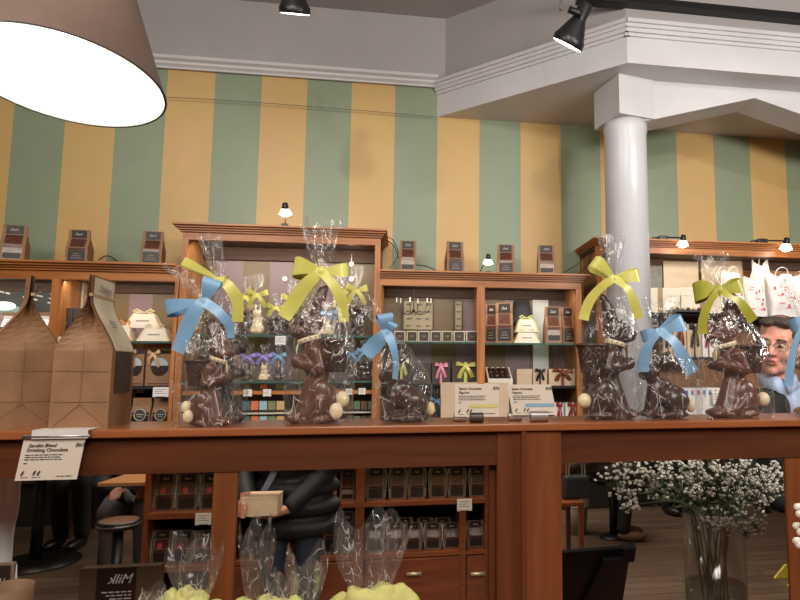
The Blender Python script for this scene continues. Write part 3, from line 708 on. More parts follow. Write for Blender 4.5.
def clip_lamp(kind):
    """small black clamp spotlight; 'up' stands on a shelf top, 'over' reaches over the cornice"""
    t = thing('clamp_lamp')
    if kind == 'up':
        MB().box(-.014, .014, -.02, .02, 0, .022).build('clamp', BLACK, t, bevel=.003)
        MB().tube([(0, 0, .02), (.002, 0, .06), (.0, -.006, .10)], .003, 8).build('stem', STEEL, t, smooth=True)
        M = Matrix.Translation((0, -.01, .108)) @ Matrix.Rotation(.35, 4, 'X')
    elif kind == 'lean':
        MB().box(-.014, .014, -.02, .02, 0, .014).build('clamp', BLACK, t, bevel=.003)
        MB().tube([(-.05, 0, .01), (-.03, 0, .05), (-.008, -.004, .1)], .003, 8).build('stem', BLACK, t, smooth=True)
        M = Matrix.Translation((0, -.01, .1)) @ Matrix.Rotation(.3, 4, 'X')
    else:
        MB().box(-.1, -.05, -.012, .03, 0, .03).build('clamp', BLACK, t, bevel=.004)
        MB().tube([(-.16, 0, .0), (-.13, 0, .018), (-.05, -.01, .02), (-.01, -.05, .012), (0, -.085, .004)], .004, 8).build('arm', BLACK, t, smooth=True)
        M = Matrix.Translation((0, -.09, 0)) @ Matrix.Rotation(.25, 4, 'X')
    GLOW = mat('glowing_shade', (255, 248, 238), .5, emit=3.5)
    hd = MB().lathe([(.008, .02), (.012, .018), (.014, .0), (.018, -.010)], 20, M=M, cap=False).build('lamp_head', BLACK, t, smooth=True, solid=.0012); MB().lathe([(.018, -.010), (.031, -.036), (.033, -.039)], 20, M=M, cap=False).build('glass_shade', GLOW, hd, smooth=True)
    MB().ell((0, 0, -.03), (.026, .026, .02), M=M, u=14, v=10).build('bulb', BULB_S, t, smooth=True)
    return t
# ================================================================== THE LEDGE IN FRONT
LY = 1.15; LZ = at(420, 425.3, LY).z; LB = 1.315
ledge = thing('wooden_counter', 'long red-brown wooden counter with posts, carrying the wrapped rabbits', 'counter', (0, LY, 0))
x0, x1 = -1.6, 1.9
MB().box(x0, x1, LY, LB, LZ-.0135, LZ).build('ledge_top', LEDGE, ledge, world=True, bevel=.002)
za = CAMZ-.1585*LY
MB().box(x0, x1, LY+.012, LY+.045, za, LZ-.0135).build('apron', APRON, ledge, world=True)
def lx(px, Y=LY, py=520): return at(px, py, Y).x
def post(pa, pb, m, y0, y1, top=None): MB().box(lx(pa, y0), lx(pb, y0), y0, y1, 0, top or za+.002).build('post', m, ledge, world=True, bevel=.0015)
post(211.5, 235.5, POST, LY+.014, LY+.028)
post(524, 562, POST, LY+.006, LY+.06, LZ-.0135)
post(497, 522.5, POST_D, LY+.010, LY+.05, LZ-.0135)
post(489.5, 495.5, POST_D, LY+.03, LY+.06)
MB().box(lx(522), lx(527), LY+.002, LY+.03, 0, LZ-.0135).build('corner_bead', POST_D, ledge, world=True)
post(787.5, 860, POST, LY+.014, LY+.022)
post(-260, -215, POST, LY+.014, LY+.06)

# ------------------------------------------------ wrapped chocolate rabbits on the ledge
def package(label, Yc, base, knot, top, loops, tails, rb, rabbit=None, depth=.075, seed=1, belly=.0015, name='wrapped_chocolate_rabbit', cat='chocolate rabbit', flat=.35, bow_front=.022):
    """every argument is measured in picture pixels; base=(x0,x1); knot=(x,y); top=(x0,x1,y); loops [(x,y,w)]; tails [([(x,y)..],w0,w1)]"""
    bx = (base[0]+base[1])/2
    O = Vector((at(bx, 400, Yc).x, Yc, LZ+.0005))
    t = thing(name, label, cat, O, 0, None)
    def L(px, py): p = at(px, py, Yc)-O; return (p.x, p.z)
    def Lf(px, py): p = at(px, py, Yc-bow_front)-O; return (p.x, p.z)
    s = mz(bx, 350, Yc)
    a, b = L(base[0], 400)[0], L(base[1], 400)[0]
    k = L(*knot); tl, tr = L(top[0], top[2]), L(top[1], top[2])
    if rabbit:
        fn, m, px, sc, flip, dy = rabbit
        r = fn(*m) if isinstance(m, tuple) else fn(m); u = mx(px, 380, Yc)*sc*(1.06 if sc in (.90, .865) else 1)
        ox = at(px, 400, Yc).x-O.x
        for ch in list(r.children):
            def fix(o, top_=True):
                M = Matrix.Translation((ox, dy, .001)) @ Matrix.Diagonal((u*(-1 if flip else 1), u*.92, mz(px, 380, Yc)*sc, 1)) @ Matrix.Rotation(PI if False else 0, 4, 'Z')
                o.data.transform(M)
                if flip: o.data.flip_normals()
                for md in o.modifiers:
                    if md.type == 'SOLIDIFY': md.thickness *= u
                for c in o.children: fix(c, False)
            fix(ch); ch.parent = t
        bpy.data.objects.remove(r)
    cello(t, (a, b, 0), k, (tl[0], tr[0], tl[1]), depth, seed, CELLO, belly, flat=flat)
    if loops:
        K = Lf(*knot)
        bow_meshes(t, (K[0], -bow_front, K[1]), [(Lf(x, y), w*s) for x, y, w in loops], [([Lf(x, y) for x, y in pts], w0*s, w1*s) for pts, w0, w1 in tails], rb, .013)
    return t
Yr = 1.222
package('chocolate rabbit with yellow bow, mostly hidden behind the blue-bowed rabbit by the kraft bags', 1.268, (188, 246), (220, 280), (197, 222, 236),
        [(184, 262, 9), (228, 281, 10)], [([(220, 280), (230, 286), (238, 300), (238, 322)], 8, 12), ([(220, 280), (205, 300), (192, 330)], 8, 10)], YEL,
        (rabbit_big, CHOCD, 222, .80, True, .0), .07, 3, bow_front=.03)
package('chocolate rabbit with pale eggs and a blue bow, nearest the kraft bags', 1.192, (176, 238), (205, 302), (163, 184, 266),
        [(167, 310, 14), (214, 279, 19)], [([(205, 302), (192, 322), (178, 352)], 11, 15), ([(205, 302), (219, 311), (230, 324), (231, 338)], 10, 9)], BLUE,
        (rabbit_big, CHOC, 209, .79, True, .004), .07, 8)
package('tall chocolate rabbit with spotted collar and yellow bow, between two blue-bowed rabbits', Yr, (286, 352), (322, 272), (300, 341, 222),
        [(294, 268, 18), (349, 270, 14)], [([(322, 272), (308, 285), (295, 302), (284, 318)], 10, 15), ([(322, 272), (333, 284), (342, 300), (344, 322)], 9, 11)], YEL,
        (rabbit_big, CHOC, 316, 1.0, False, 0), .085, 12)
package('small crouching chocolate rabbit with a blue bow, beside the two price signs', Yr, (375, 431), (387, 333), (352, 372, 296),
        [(384, 314, 15), (393, 322, 10)], [([(387, 333), (378, 342), (366, 354)], 10, 16), ([(387, 333), (393, 346), (396, 362), (395, 379)], 10, 6)], BLUE,
        (rabbit_small, CHOCD, 407, 1.02, False, 0), .08, 21)
package('tall chocolate rabbit facing right with basket, yellow bow, in front of the white column', Yr, (582, 638), (613, 279), (597, 625, 234),
        [(591, 262, 13), (638, 275, 13)], [([(613, 279), (600, 287), (588, 302), (583, 320)], 8, 10), ([(613, 279), (624, 288), (632, 302), (638, 319)], 8, 10)], YEL,
        (rabbit_big, (CHOCD, 1), 609, .90, True, 0), .085, 31)
package('small glossy dark crouching rabbit with a blue bow, between two tall rabbits', Yr, (641, 697), (658, 331), (641, 683, 298),
        [(641, 337, 11), (682, 321, 15)], [([(658, 331), (648, 342), (643, 356), (643, 372)], 8, 11), ([(658, 331), (670, 341), (680, 355), (692, 373)], 9, 13)], BLUE,
        (rabbit_small, CHOCD, 667, .98, False, 0), .08, 44, flat=.3)
package('tall chocolate rabbit with basket and olive-yellow bow, in front of the man', Yr, (701, 768), (717, 291), (693, 730, 254),
        [(693, 293, 19), (740, 285, 14)], [([(717, 291), (708, 300), (702, 316), (702, 334)], 8, 9), ([(717, 291), (730, 298), (742, 308), (753, 321)], 8, 10)], OLIVE,
        (rabbit_big, (CHOC, 1), 735, .865, False, 0), .085, 52)
package('pale milk chocolate rabbit with a blue bow, cut off at the counter\'s far end', Yr, (793, 850), (806, 318), (775, 812, 275),
        [(789, 327, 13), (832, 312, 13)], [([(806, 318), (793, 338), (789, 360), (788, 386)], 9, 8)], BLUE,
        (rabbit_big, CHOCL, 822, .85, False, 0), .085, 60)

# ------------------------------------------------ big kraft bags
def kraft_bag(with_label):
    """width across the front .075 (x), depth .095 (y), height .27; front at -Y"""
    W, D, H = .13, .082, .27
    t = thing('kraft_paper_bag')
    N = 26; mb = MB(); V = []
    def sec(v):
        if v < .50: k, g = 1.0, 0.0
        else:
            q = (v-.50)/.33; q = min(1, q); s_ = .55*q+.45*q*q*(3-2*q); k, g = 1-.95*s_, s_
        return k, g
    def yc(v):  # the folded top leans over toward the label side
        return D/2 + (0 if v < .6 else -.03*D*((v-.6)/.4))
    rows = [i/N for i in range(N+1)]
    for v in rows:
        k, g = sec(v); hd = D/2*k; yy = yc(v); z = v*H; hw = W/2*(1-.02*v)
        ins = .36*W*g*(1 if v < .9 else .9)
        cr = .0018*math.sin(v*37)
        P = []
        for sx in (-1, 1):
            pts = [(-hd, 0), (-hd*.5, ins*.5), (0, ins), (hd*.5, ins*.5), (hd, 0)]
            if sx == 1: side = [(sx*(hw-i_)+cr*(.3 if abs(dy) < hd else 0), yy+dy, z) for dy, i_ in pts]
            else: side = [(sx*(hw-i_), yy+dy, z) for dy, i_ in pts[::-1]]
            P += side if sx == 1 else side
        V.append([mb.bm.verts.new(p) for p in P])
    n = 10
    for a, b in zip(V, V[1:]):
        for i in range(n): mb.bm.faces.new((a[i], a[(i+1) % n], b[(i+1) % n], b[i]))
    mb.bm.faces.new(V[0][::-1]); mb.bm.faces.new(V[-1])
    mb.build('bag', KRAFT_D, t)
    # block-bottom folds on the gusset
    if True:
        for s in (-1, 1):
            mb = MB(); X = s*(W/2+.0006)
            for pts in ([(X, .004, .003), (X, D/2, .042), (X, D-.004, .003)], [(X, .003, .046), (X, D-.003, .046)], [(X, .003, .098), (X, D-.003, .1)], [(X, D/2, .043), (X, D/2, .15)]):
                mb.tube(pts, .0004, 4)
            mb.build('crease', mat('kraft_crease', (126, 90, 62), .8), t)
    def fy(v): k, g = sec(v); return yc(v)-D/2*k
    def strip_(v0, v1, hw, m, name, par, off=.0012):
        m_ = MB(); L = 14
        cen = []
        for i in range(L+1):
            v = v0+(v1-v0)*i/L; cen.append((0, fy(v)-off, v*H))
        m_.strip(cen, [hw*2]*len(cen), [(1, 0, 0)]*len(cen)); return m_.build(name, m, par)
    lab = strip_(.50, .985, .054, mat('cream_bag_label', (206, 194, 170), .45, var=.08), 'label', t, .0016)
    strip_(.22, .49, .046, mat('dark_bag_window', (50, 38, 36), .25, var=.35, scale=60), 'window', t)
    tie = MB(); v = .865; tie.box(-W/2*.97, W/2*.97, fy(v)-.0022, fy(v)+.002, v*H-.003, v*H+.003); tie.build('tin_tie', mat('tan_tie', (176, 146, 108), .6), t, bevel=.001)
    text('Drinking', .017, mat('grey_print', (150, 140, 130), .6), lab, (-.031, fy(.92)-.004, .90*H), shear=.3)
    for i in range(3):
        vv = .70-.02*i; m_ = MB(); m_.box(-.02, .02-.005*i, fy(vv)-.004, fy(vv)-.0035, vv*H, vv*H+.0012); m_.build('print', mat('grey_print', (150, 140, 130), .6), lab)
    return t
# bags stand sideways to us, label turned toward the row of rabbits
for (pa, pb, yt, Yc, label) in ((-6, 57, 275, 1.232, 'big brown kraft bag at the near end, its plain side toward us'), (61, 132, 277, 1.232, 'big brown kraft bag with cream label and dark window, nearest the rabbits')):
    xm = at((pa+pb)/2-3, 400, 1.232).x
    hh = at((pa+pb)/2, yt, 1.215).z-LZ
    ang = 95 if pa > 30 else 124; dw = 1.08 if pa > 30 else 1.22
    b = put(kraft_bag, (1,), (xm, 1.232, LZ), label, 'bag', 'big kraft bags', rz=math.radians(ang), s=(.9 if pa > 30 else .62, dw, hh/.27))
    # shift so that the bag is centred over its place
    off = Matrix.Rotation(math.radians(ang), 3, 'Z') @ Vector((0, .044, 0)); b.location = Vector((xm, 1.232, LZ))-off

# ------------------------------------------------ signs
SIGN = mat('sign_card', (214, 200, 184), .55, var=.02)
def sign_card(label, px0, px1, py0, py1, Y, top_shift, lines, price, band, holder, italic_first=False, tilt=0):
    """card seen face on; px/py its corner pixels, top edge moved by top_shift pixels"""
    xm = (px0+px1)/2
    p = at(xm, py1, Y); w_ = at(px1, py1, Y).x-at(px0, py1, Y).x; h_ = at(xm, py0, Y).z-p.z
    t = thing('price_sign', label, 'sign', (p.x, Y, p.z))
    sh = top_shift*mx(xm, py0, Y)/h_
    me = MB(); me.face([(-w_/2, 0, 0), (w_/2, 0, 0), (w_/2+sh*h_, 0, h_), (-w_/2+sh*h_, 0, h_)]); c = me.build('card', SIGN, t, solid=.0012)
    def X(u, v): return (-w_/2+u*w_+sh*v*h_, -.0014, v*h_)
    for s_, u, v, sz, shr in lines: text(s_, sz*h_, INK, t, X(u, v), shear=shr+sh)
    text(price, .13*h_, INK, t, X(.86, lines[0][2]), shear=.2+sh)
    rnd = random.Random(int(px0)); m = MB()
    def dash(u0, u1, v, th):
        u = u0
        while u < u1:
            l = min(rnd.uniform(.03, .09), u1-u); a, b = X(u, v), X(u+l, v); k = th*h_
            m.face([a, b, (b[0]+sh*k, b[1], b[2]+k), (a[0]+sh*k, a[1], a[2]+k)]); u += l+.014
    v0 = lines[-1][2]-.09
    for k in range(3): dash(.08, .70-.05*(k % 2), v0-.055*k, .018)
    dash(.08, .15, v0-.20, .018)
    dash(.66, .92, .08, .018); dash(.08, .20, .07, .012); dash(.26, .40, .07, .012)
    # little pod and cup pictograms
    for (u, vv) in ((.10, .17), (.29, .18), (.36, .17)):
        a = X(u, vv); m.prism([(a[0]+.022*h_*math.cos(q*PI/6)*1.0+.03*h_*math.sin(q*PI/6), a[2]+.06*h_*math.sin(q*PI/6)) for q in range(12)], -.0016, -.0012, 'y')
    m.build('print', INK, t)
    if band:
        a, b = X(.33, .27), X(.98, .27); k = .11*h_; q = MB(); q.face([a, b, (b[0]+sh*k, b[1], b[2]+k), (a[0]+sh*k, a[1], a[2]+k)]); q.build('colour_band', band, t)
    return t, w_, h_
s1, w1, h1 = sign_card('cream price sign with yellow band, beside the small crouching rabbit', 455, 499, 384, 416.5, 1.20, 0, [('Easter Chocolate', .09, .83, .10, .0), ('Figurine', .09, .71, .10, .0)], '$36', mat('yellow_band', (206, 194, 124), .5), 0)
s2, w2, h2 = sign_card('cream price sign with blue band, leaning beside the yellow-banded one', 513, 557, 384.5, 415, 1.20, -6, [('Easter Chocolate', .09, .83, .10, .0), ('Figurine', .09, .71, .10, .0)], '$36', mat('blue_band', (134, 168, 188), .5), 0)
def holder(par, dx0, dx1, y0, y1, m, r=.0075):
    zb_ = LZ-par.location.z
    MB().lathe([(r*.9, 0), (r, .001), (r, dx1-dx0-.001), (r*.9, dx1-dx0)], 20, M=Matrix.Translation((dx0, y0, zb_+r)) @ Matrix.Rotation(PI/2, 4, 'Y')).build('holder', m, par, smooth=False)
u = mx(480, 415, 1.18)
holder(s1, (469-477)*u, (482.5-477)*u, -.014, 0, mat('dark_steel', (86, 80, 78), .35, metal=.8), .0095)
holder(s1, (454-477)*u, (466-477)*u, .012, 0, STEEL, .0085)
holder(s2, (528-535)*u, (547-535)*u, -.014, 0, STEEL, .0105)
holder(s2, (508-535)*u, (522-535)*u, .012, 0, STEEL, .0085)
# hanging sign on the counter's front
t, w3, h3 = sign_card('cream price sign clipped to the counter\'s front edge below the kraft bags', 15, 77, 438.5, 480, LY-.006, 6, [('Sandist Blend', .10, .80, .115, .30), ('Drinking Chocolate', .09, .69, .115, .0)], '$63', None, 0)
m = MB(); m.tube([(-w3/2+.008, -.002, h3+.003), (w3/2+.016, -.002, h3+.003)], .0035, 10); m.build('chrome_clip', STEEL, t, smooth=True)
m = MB(); zt = LZ+.001-t.location.z; m.box(-w3/2+.022, w3/2+.014, -.004, .03, zt, zt+.0016); m.box(-w3/2+.022, w3/2+.014, -.005, -.0035, h3, zt+.0016); m.build('clear_tongue', mat('pale_plastic', (214, 208, 202), .3), t)

# ------------------------------------------------ shelf tops: bags, clamp lamps, cables
top_l, top_r = 1.957, 1.953
for i, (a, b, yt, Y, zt, lab, tw) in enumerate((
    (1, 26, 224, 2.99, top_l, 'small chocolate bag standing at the shelving\'s near end, above the first kraft bag', .22),
    (66, 89, 229, 2.99, top_l, 'small chocolate bag standing on the shelf top above the second kraft bag', .06),
    (141, 163, 230.5, 2.99, top_l, 'small chocolate bag on the low shelf top beside the tall middle unit', .1),
    (399, 417, 240, 2.99, top_r, 'small chocolate bag on the low shelf top, nearest the tall middle unit\'s far side', 0),
    (446.5, 465, 241, 2.99, top_r, 'small chocolate bag on the shelf top, on the near side of the little lamp', .12),
    (497, 515, 244, 2.99, top_r, 'small chocolate bag on the shelf top, just past the little lamp', -.1),
    (537.5, 556, 244.5, 2.99, top_r, 'small chocolate bag on the shelf top, nearest the white column', -.12))):
    p, w_, h_ = rect(a, b, yt, Y, zt)
    put(pouch, ('choc' if i % 3 else 'window',), p, lab, 'bag', 'small bags along the shelf tops', rz=tw, s=(w_/.1*.95, 1.1, h_/.16))
def lamp_at(px, py, kind, label, zt, Y, s=1.0, rz=0):
    p = at(px, py, Y); return put(clip_lamp, (kind,), (p.x, Y, zt), label, 'lamp', 'clamp lamps on the shelving', rz=rz, s=s)
lamp_at(285, 222, 'up', 'small lit clamp lamp standing on top of the tall middle unit', 2.145, 3.0, .95)
lamp_at(488, 272, 'lean', 'small lit clamp lamp leaning on the low shelf top between the bags', 1.953, 3.0, .8)
lamp_at(676, 244, 'over', 'lit clamp lamp over the tall cornice, next to the white column', 2.145, 3.0, .95, 0)
lamp_at(776, 248, 'over', 'lit clamp lamp over the tall cornice, farthest from the white column', 2.145, 3.0, 1.05, .0)
def cable(label, pts, r=.0025, m=BLACK, name='hanging_cable', cat='cable'):
    o = MB().tube(pts, r, 6).build(name, m); o = recentre(o); return tag(o, label, cat)
def smooth_path(P, n=8):
    P = [Vector(p) for p in P]; out = []
    for k in range(len(P)-1):
        p0, p1, p2, p3 = P[max(k-1, 0)], P[k], P[k+1], P[min(k+2, len(P)-1)]
        for i in range(n):
            f = i/n; out.append(.5*((2*p1)+(p2-p0)*f+(2*p0-5*p1+4*p2-p3)*f*f+(3*p1-p0-3*p2+p3)*f**3))
    return out+[P[-1]]
cable('black cable looping down the tall middle unit\'s side to the low shelf top', smooth_path([at(383, 238, 3.1), at(394, 246, 3.2), at(402, 262, 3.2), at(425, 266, 3.2), at(437, 271, 3.1)]))
cable('black cable looped against the tall middle unit\'s side above the low shelf', smooth_path([at(383, 236, 3.12), at(393, 240, 3.25), at(398, 254, 3.25), at(390, 268, 3.1)]), .002)
cable('thin black cable hanging slack from the far cornice beside the column', smooth_path([at(592, 250, 3.05), at(588, 264, 3.15), at(578, 274, 3.15), at(566, 277, 3.1)]), .002)
cable('black cable hanging taut from the far cornice beside the column', smooth_path([at(590, 249, 3.1), at(580, 262, 3.2), at(570, 269, 3.2), at(561, 275, 3.1)]), .002)
cable('small loop of black cable lying on the low shelf top between two bags', smooth_path([at(99, 260, 3.0), at(104, 256.5, 3.02), at(110, 256.5, 3.03), at(117, 261, 3.0)]), .0025)
cable('thin grey wire stretched along the striped wall under the moulding', smooth_path([at(-60, 92, 3.25), at(165, 97, 3.26), at(330, 108, 3.26), at(437, 117, 3.27)], 4), .0016, mat('grey_wire', (96, 92, 84), .6), 'hanging_wire', 'wire')
# ================================================================== SHELF CONTENTS
def shelf_z(px, py, Y=SF+.02): return at(px, py, Y).z
IY = 3.06     # fronts of the things on the shelves
def row(fn, args, items, zt, Y, cat, group, base=(.1, .1), rz=0, dscale=1.0):
    for (a, b, yt, lab) in items:
        p, w_, h_ = rect(a, b, yt, Y, zt); put(fn, args, p, lab, cat, group, rz=rz, s=(w_/base[0], dscale, h_/base[1]))
# --- near bay of the left unit
zL = shelf_z(20, 337.5)
gshelf(left_t, -3.15, xL[0]-.01, zL); gedge(left_t, -3.15, xL[0]-.01, zL)
row(pouch, ('white',), [(0, 12, 312, 'kraft pouch with white label and orange print, first on the glass shelf'), (13, 31, 312, 'kraft pouch with white label and orange print, in the middle on the glass shelf'), (36, 49, 312, 'kraft pouch with white label and orange print, against the wooden post')], zL, IY, 'bag', 'white-labelled pouches', (.1, .16))
p = at(3, 359, 3.04); t = thing('tent_card', 'pale blue and white card under the near glass shelf', 'card', (p.x, 3.04, tz)); MB().box(-.06, .05, 0, .003, 0, at(3, 345, 3.04).z-tz).build('card', mat('pale_blue_card', (196, 212, 230), .5, var=.2, scale=15), t)
# mirror reflections built solid on the near bay's back: board, lamp glow, band
p = at(20, 305, BP-.012); t = thing('reflected_menu_board', 'black menu board with white lettering, reflection built aslant at the back of the near bay', 'menu board', (p.x, BP-.006, p.z))
bl = [(-.30, .06), (.19, -.055), (.19, .16), (-.30, .16)]
MB().prism(bl, -.004, .004, 'y').build('board', mat('chalkboard', (34, 38, 38), .5), t)
m = MB(); Mr = Matrix.Rotation(.23, 4, 'Y')
rnd = random.Random(4)
for k in range(4):
    for j, (u0, u1) in enumerate(((-.20, -.05), (.0, .09), (.11, .16))):
        u = u0
        while u < u1:
            l = rnd.uniform(.012, .03); v = .10-.021*k
            if u+l < u1: m.box(u, u+l, -.006, -.0045, v, v+.007, Mr)
            u += l+.006
m.build('print', INKW, t)
p = at(4, 306, BP-.03); t = thing('reflected_dome_lamp', 'pale glowing reflection of a dome lamp, under the slanted menu board', 'lamp', (p.x, BP-.03, p.z)); MB().ell((0, 0, 0), (.05, .02, .02)).build('shade', mat('lit_dome', (240, 240, 230), .5, emit=2.0), t, smooth=True)  # glowing ellipsoid added as the lamp's mirror image
p0, p1 = at(-2, 313, BP-.002), at(36, 302, BP-.002)
o = recentre(MB().box(p0.x, p1.x, BP-.004, BP-.0005, p0.z, p1.z).build('reflected_green_strip', mat('pale_green', (150, 178, 168), .4))); tag(o, 'pale green reflected strip under the menu board', 'panel')
# --- second bay of the left unit
zA = shelf_z(145, 341)
gshelf(left_t, xL[0]+.02, xL[1]-.02, zA); gedge(left_t, xL[0]+.02, xL[1]-.02, zA)
def beige_reflection(kind):  # solid blocks added for beige reflections in the mirrored back
    t = thing('beige_reflection'); MB().box(-.05, .05, 0, .03, 0, .1).build('carton', mat('beige_reflection_tone', (176, 160, 138), .55, var=.06), t, bevel=.001); return t
row(beige_reflection, (0,), [(59, 71, 282, 'tall beige reflection behind the brown box nearest the post'), (73.5, 84, 282, 'tall beige reflection behind the second brown box from the post')], zA, 3.2, 'carton', 'tall beige reflections')
row(gift_box, ('dark_plain',), [(56.5, 72.5, 308, 'brown box with gold print on the glass shelf, nearest the post'), (73.5, 88, 308, 'brown box with gold print on the glass shelf, second from the post')], zA, IY+.02, 'box', 'brown gold-printed boxes')
def card(px, py, Y, wpx, hpx, label, zt=None):
    p = at(px, py, Y); k = mx(px, py, Y)
    return put(price_card, (3,), (p.x, Y, p.z if zt is None else zt), label, 'price card', 'shelf price cards', s=(wpx*k/.04, 1, hpx*k/.03))
card(64, 346.3, SF+.012, 16, 10.5, 'white price card on the shelf edge below the brown gold-printed boxes')
zP = zA
for (a, b, yb, yt, rib, lab, Y, zt) in ((113, 132, 337, 322, 'orange', 'cream pyramid carton with orange cord on the glass shelf', IY, zA), (136, 170, 338, 325, 'cream', 'cream pyramid carton with pale cord, under another carton', IY, zA)):
    p, w_, h_ = rect(a, b, yt+3, Y, zt); put(pyramid_box, (rib,), p, lab, 'gift box', None, s=(w_/.1, 1.3, h_/.05)); zP = zt+h_
p, w_, h_ = rect(124, 160, 312, IY+.015, zP); put(pyramid_box, ('cream',), p, 'cream pyramid carton with pale cord, on top of the two others', 'gift box', None, s=(w_/.1, .95, max(.03, h_)/.056))
# shelf under the glass: packs with round windows
zW = shelf_z(150, 386)
MB().box(xL[0]+.02, xL[1]-.02, SF+.024, BP-.001, zW-.014, zW).build('shelf', BLACKM, left_t, world=True)
MB().box(xL[0]+.02, xL[1]-.02, SF+.13, SF+.15, shelf_z(150, 349), zA-.0085).build('cross_rail', OAK_X, left_t, world=True)
row(window_box, (), [(126, 144, 354, 'kraft pack with round dark window, half behind the big kraft bag'), (146, 171, 354, 'kraft pack with round dark window and tan bow, beside the tall unit')], zW, IY, 'boxed chocolates', 'round-windowed packs', (.1, .12))
card(160.5, 397, SF+.012, 16, 10.5, 'white price card on the black shelf edge above the nut pouches')
row(pouch, ('almond',), [(131, 150, 398, 'kraft pouch of chocolate nuts with oval label, next to the big kraft bag'), (152, 170, 398, 'kraft pouch of chocolate nuts with oval label, beside the tall unit\'s post')], tz, IY, 'bag', 'nut pouches', (.1, .16))
p = at(135, 397, 3.12); t = thing('glass_jar', 'small dark jar with steel lid behind the nut pouches', 'jar', (p.x, 3.2, tz)); jh = at(135, 388, 3.2).z-tz
MB().lathe([(.025, 0), (.028, .01), (.028, jh-.03), (.022, jh-.022)], 18).build('jar', mat('dark_jar', (40, 36, 36), .15), t, smooth=True); MB().lathe([(.024, jh-.022), (.024, jh)], 18).build('lid', STEEL, t)

# --- the tall middle unit
zG1, zG2 = shelf_z(265, 334.8), shelf_z(265, 381.2)
for z in (zG1, zG2): gshelf(mid_t, mL+.024, mR-.024, z); gedge(mid_t, mL+.024, mR-.024, z)
zB = shelf_z(265, 391)
MB().box(mL+.024, mR-.024, SF+.024, BP-.001, zB-.016, zB).build('shelf', OAK_X, mid_t, world=True)
def sweets(fill, rib, a, b, yt, zt, Y, lab, group):
    p, w_, h_ = rect(a, b, yt, Y, zt); put(sweet_bag, (fill, rib), p, lab, 'bag of sweets', group, s=(w_/.066, min(1.3, w_/.066), h_/.19))
g = 'bags of sweets with yellow bows'
sweets('truffles', 'yellow', 238, 257, 278, zG1, 3.10, 'bag of dark and white truffles with yellow bow, above the lilac bows', g)
sweets('white_rabbit', 'yellow', 249, 269, 275, zG1, 3.05, 'bag holding a white chocolate rabbit with yellow bow on the upper glass shelf', g)
sweets('truffles', 'yellow', 268, 287, 294, zG1, 3.08, 'short bag of truffles with yellow bow, above the white price card', g)
sweets('truffles', 'yellow', 283, 301, 281, zG1, 3.14, 'bag of truffles with yellow bow, hidden behind the spotted-collar rabbit', g)
sweets('dark_figure', 'yellow', 333, 349, 272, zG1, 3.12, 'bag with a dark figure and yellow bow, behind the spotted-collar rabbit\'s basket', g)
sweets('truffles', 'yellow', 347, 368, 268, zG1, 3.06, 'bag of dark and white truffles with yellow bow, by the tall unit\'s far post', g)
sweets('white_rabbit', 'blue', 316, 338, 302, zG1, 3.05, 'bag with a white rabbit and blue bow behind the spotted-collar rabbit\'s neck', 'blue-bowed bags on the glass shelves')
g2 = 'small ribboned bags on the lower glass shelf'
sweets('dark_figure', 'lilac', 240, 257, 344, zG2, 3.06, 'dark figure in a bag with lilac bow, on the lower glass shelf', g2)
sweets('white_rabbit', 'lilac', 257, 273, 344, zG2, 3.05, 'white figure in a bag with lilac bow, on the lower glass shelf', g2)
sweets('dark_figure', 'blue', 272, 287, 343, zG2, 3.06, 'dark figure in a bag with blue bow, beside the lilac-bowed white figure', g2)
sweets('dark_figure', 'blue', 345, 359, 340, zG2, 3.06, 'dark figure in a bag with blue bow, just past the rabbit\'s basket', g2)
sweets('truffles', 'blue', 357, 373, 338, zG2, 3.05, 'truffles in a bag with blue bow, by the tall unit\'s far post', g2)
card(280.5, 345, SF+.012, 11, 9.5, 'white price card on the upper glass shelf\'s edge')
card(247.5, 396.5, SF+.012, 8.5, 7.5, 'white price card under the lilac-bowed dark figure')
card(267, 396.5, SF+.012, 8, 7.5, 'white price card under the lilac-bowed white figure')
card(349, 395, SF+.012, 7, 6.5, 'white price card under the blue-bowed dark figure past the basket')
card(362, 394.5, SF+.012, 7, 6.5, 'white price card under the blue-bowed truffles by the far post')
# low things between the lower glass shelf and the wood shelf, and rows of bars
zR1 = shelf_z(265, 413.2)
MB().box(mL+.024, mR-.024, SF+.03, BP-.001, zR1-.005, zR1).build('shelf', mat('pale_shelf', (214, 206, 190), .5), mid_t, world=True)
cols = ['teal', 'orange', 'sky', 'moss', 'sand']; words = {'teal': 'dark teal', 'orange': 'orange', 'sky': 'pale blue', 'moss': 'olive', 'sand': 'sand-coloured'}
for r_, (zt, yt, nm) in enumerate(((zR1, 401, 'upper'), (tz, 416, 'lower'))):
    for k, c in enumerate(cols):
        a = 242+8.6*k; p, w_, h_ = rect(a, a+7.6, yt, 3.05, zt)
        put(bar, (c,), p, f'{words[c]} chocolate bar in the {nm} row behind the ledge', 'chocolate bar', 'rows of chocolate bars', s=(w_/.06, 1, h_/.09))
    for k, c in enumerate(('brown', 'green', 'brown', 'green')):
        a = 346+7.4*k; p, w_, h_ = rect(a, a+6.4, yt, 3.05, zt)
        put(bar, (c,), p, f'{"brown" if c=="brown" else "dull green"} chocolate bar in the {nm} row, {"first" if k<2 else "second"} of its colour past the basket rabbit', 'chocolate bar', 'rows of chocolate bars', s=(w_/.06, 1, h_/.09))
for k, (a, c) in enumerate(((244, 'moss'), (252, 'brown'), (260, 'orange'), (268, 'brown'), (276, 'moss'))):
    p, w_, h_ = rect(a, a+6.5, 384.5, 3.10, zB); put(bar, (c,), p, f'small {["olive", "brown", "orange", "second brown", "second olive"][k]} bar lying behind the price cards under the lower glass shelf', 'chocolate bar', 'small bars behind the price cards', s=(w_/.06, 1, h_/.09))
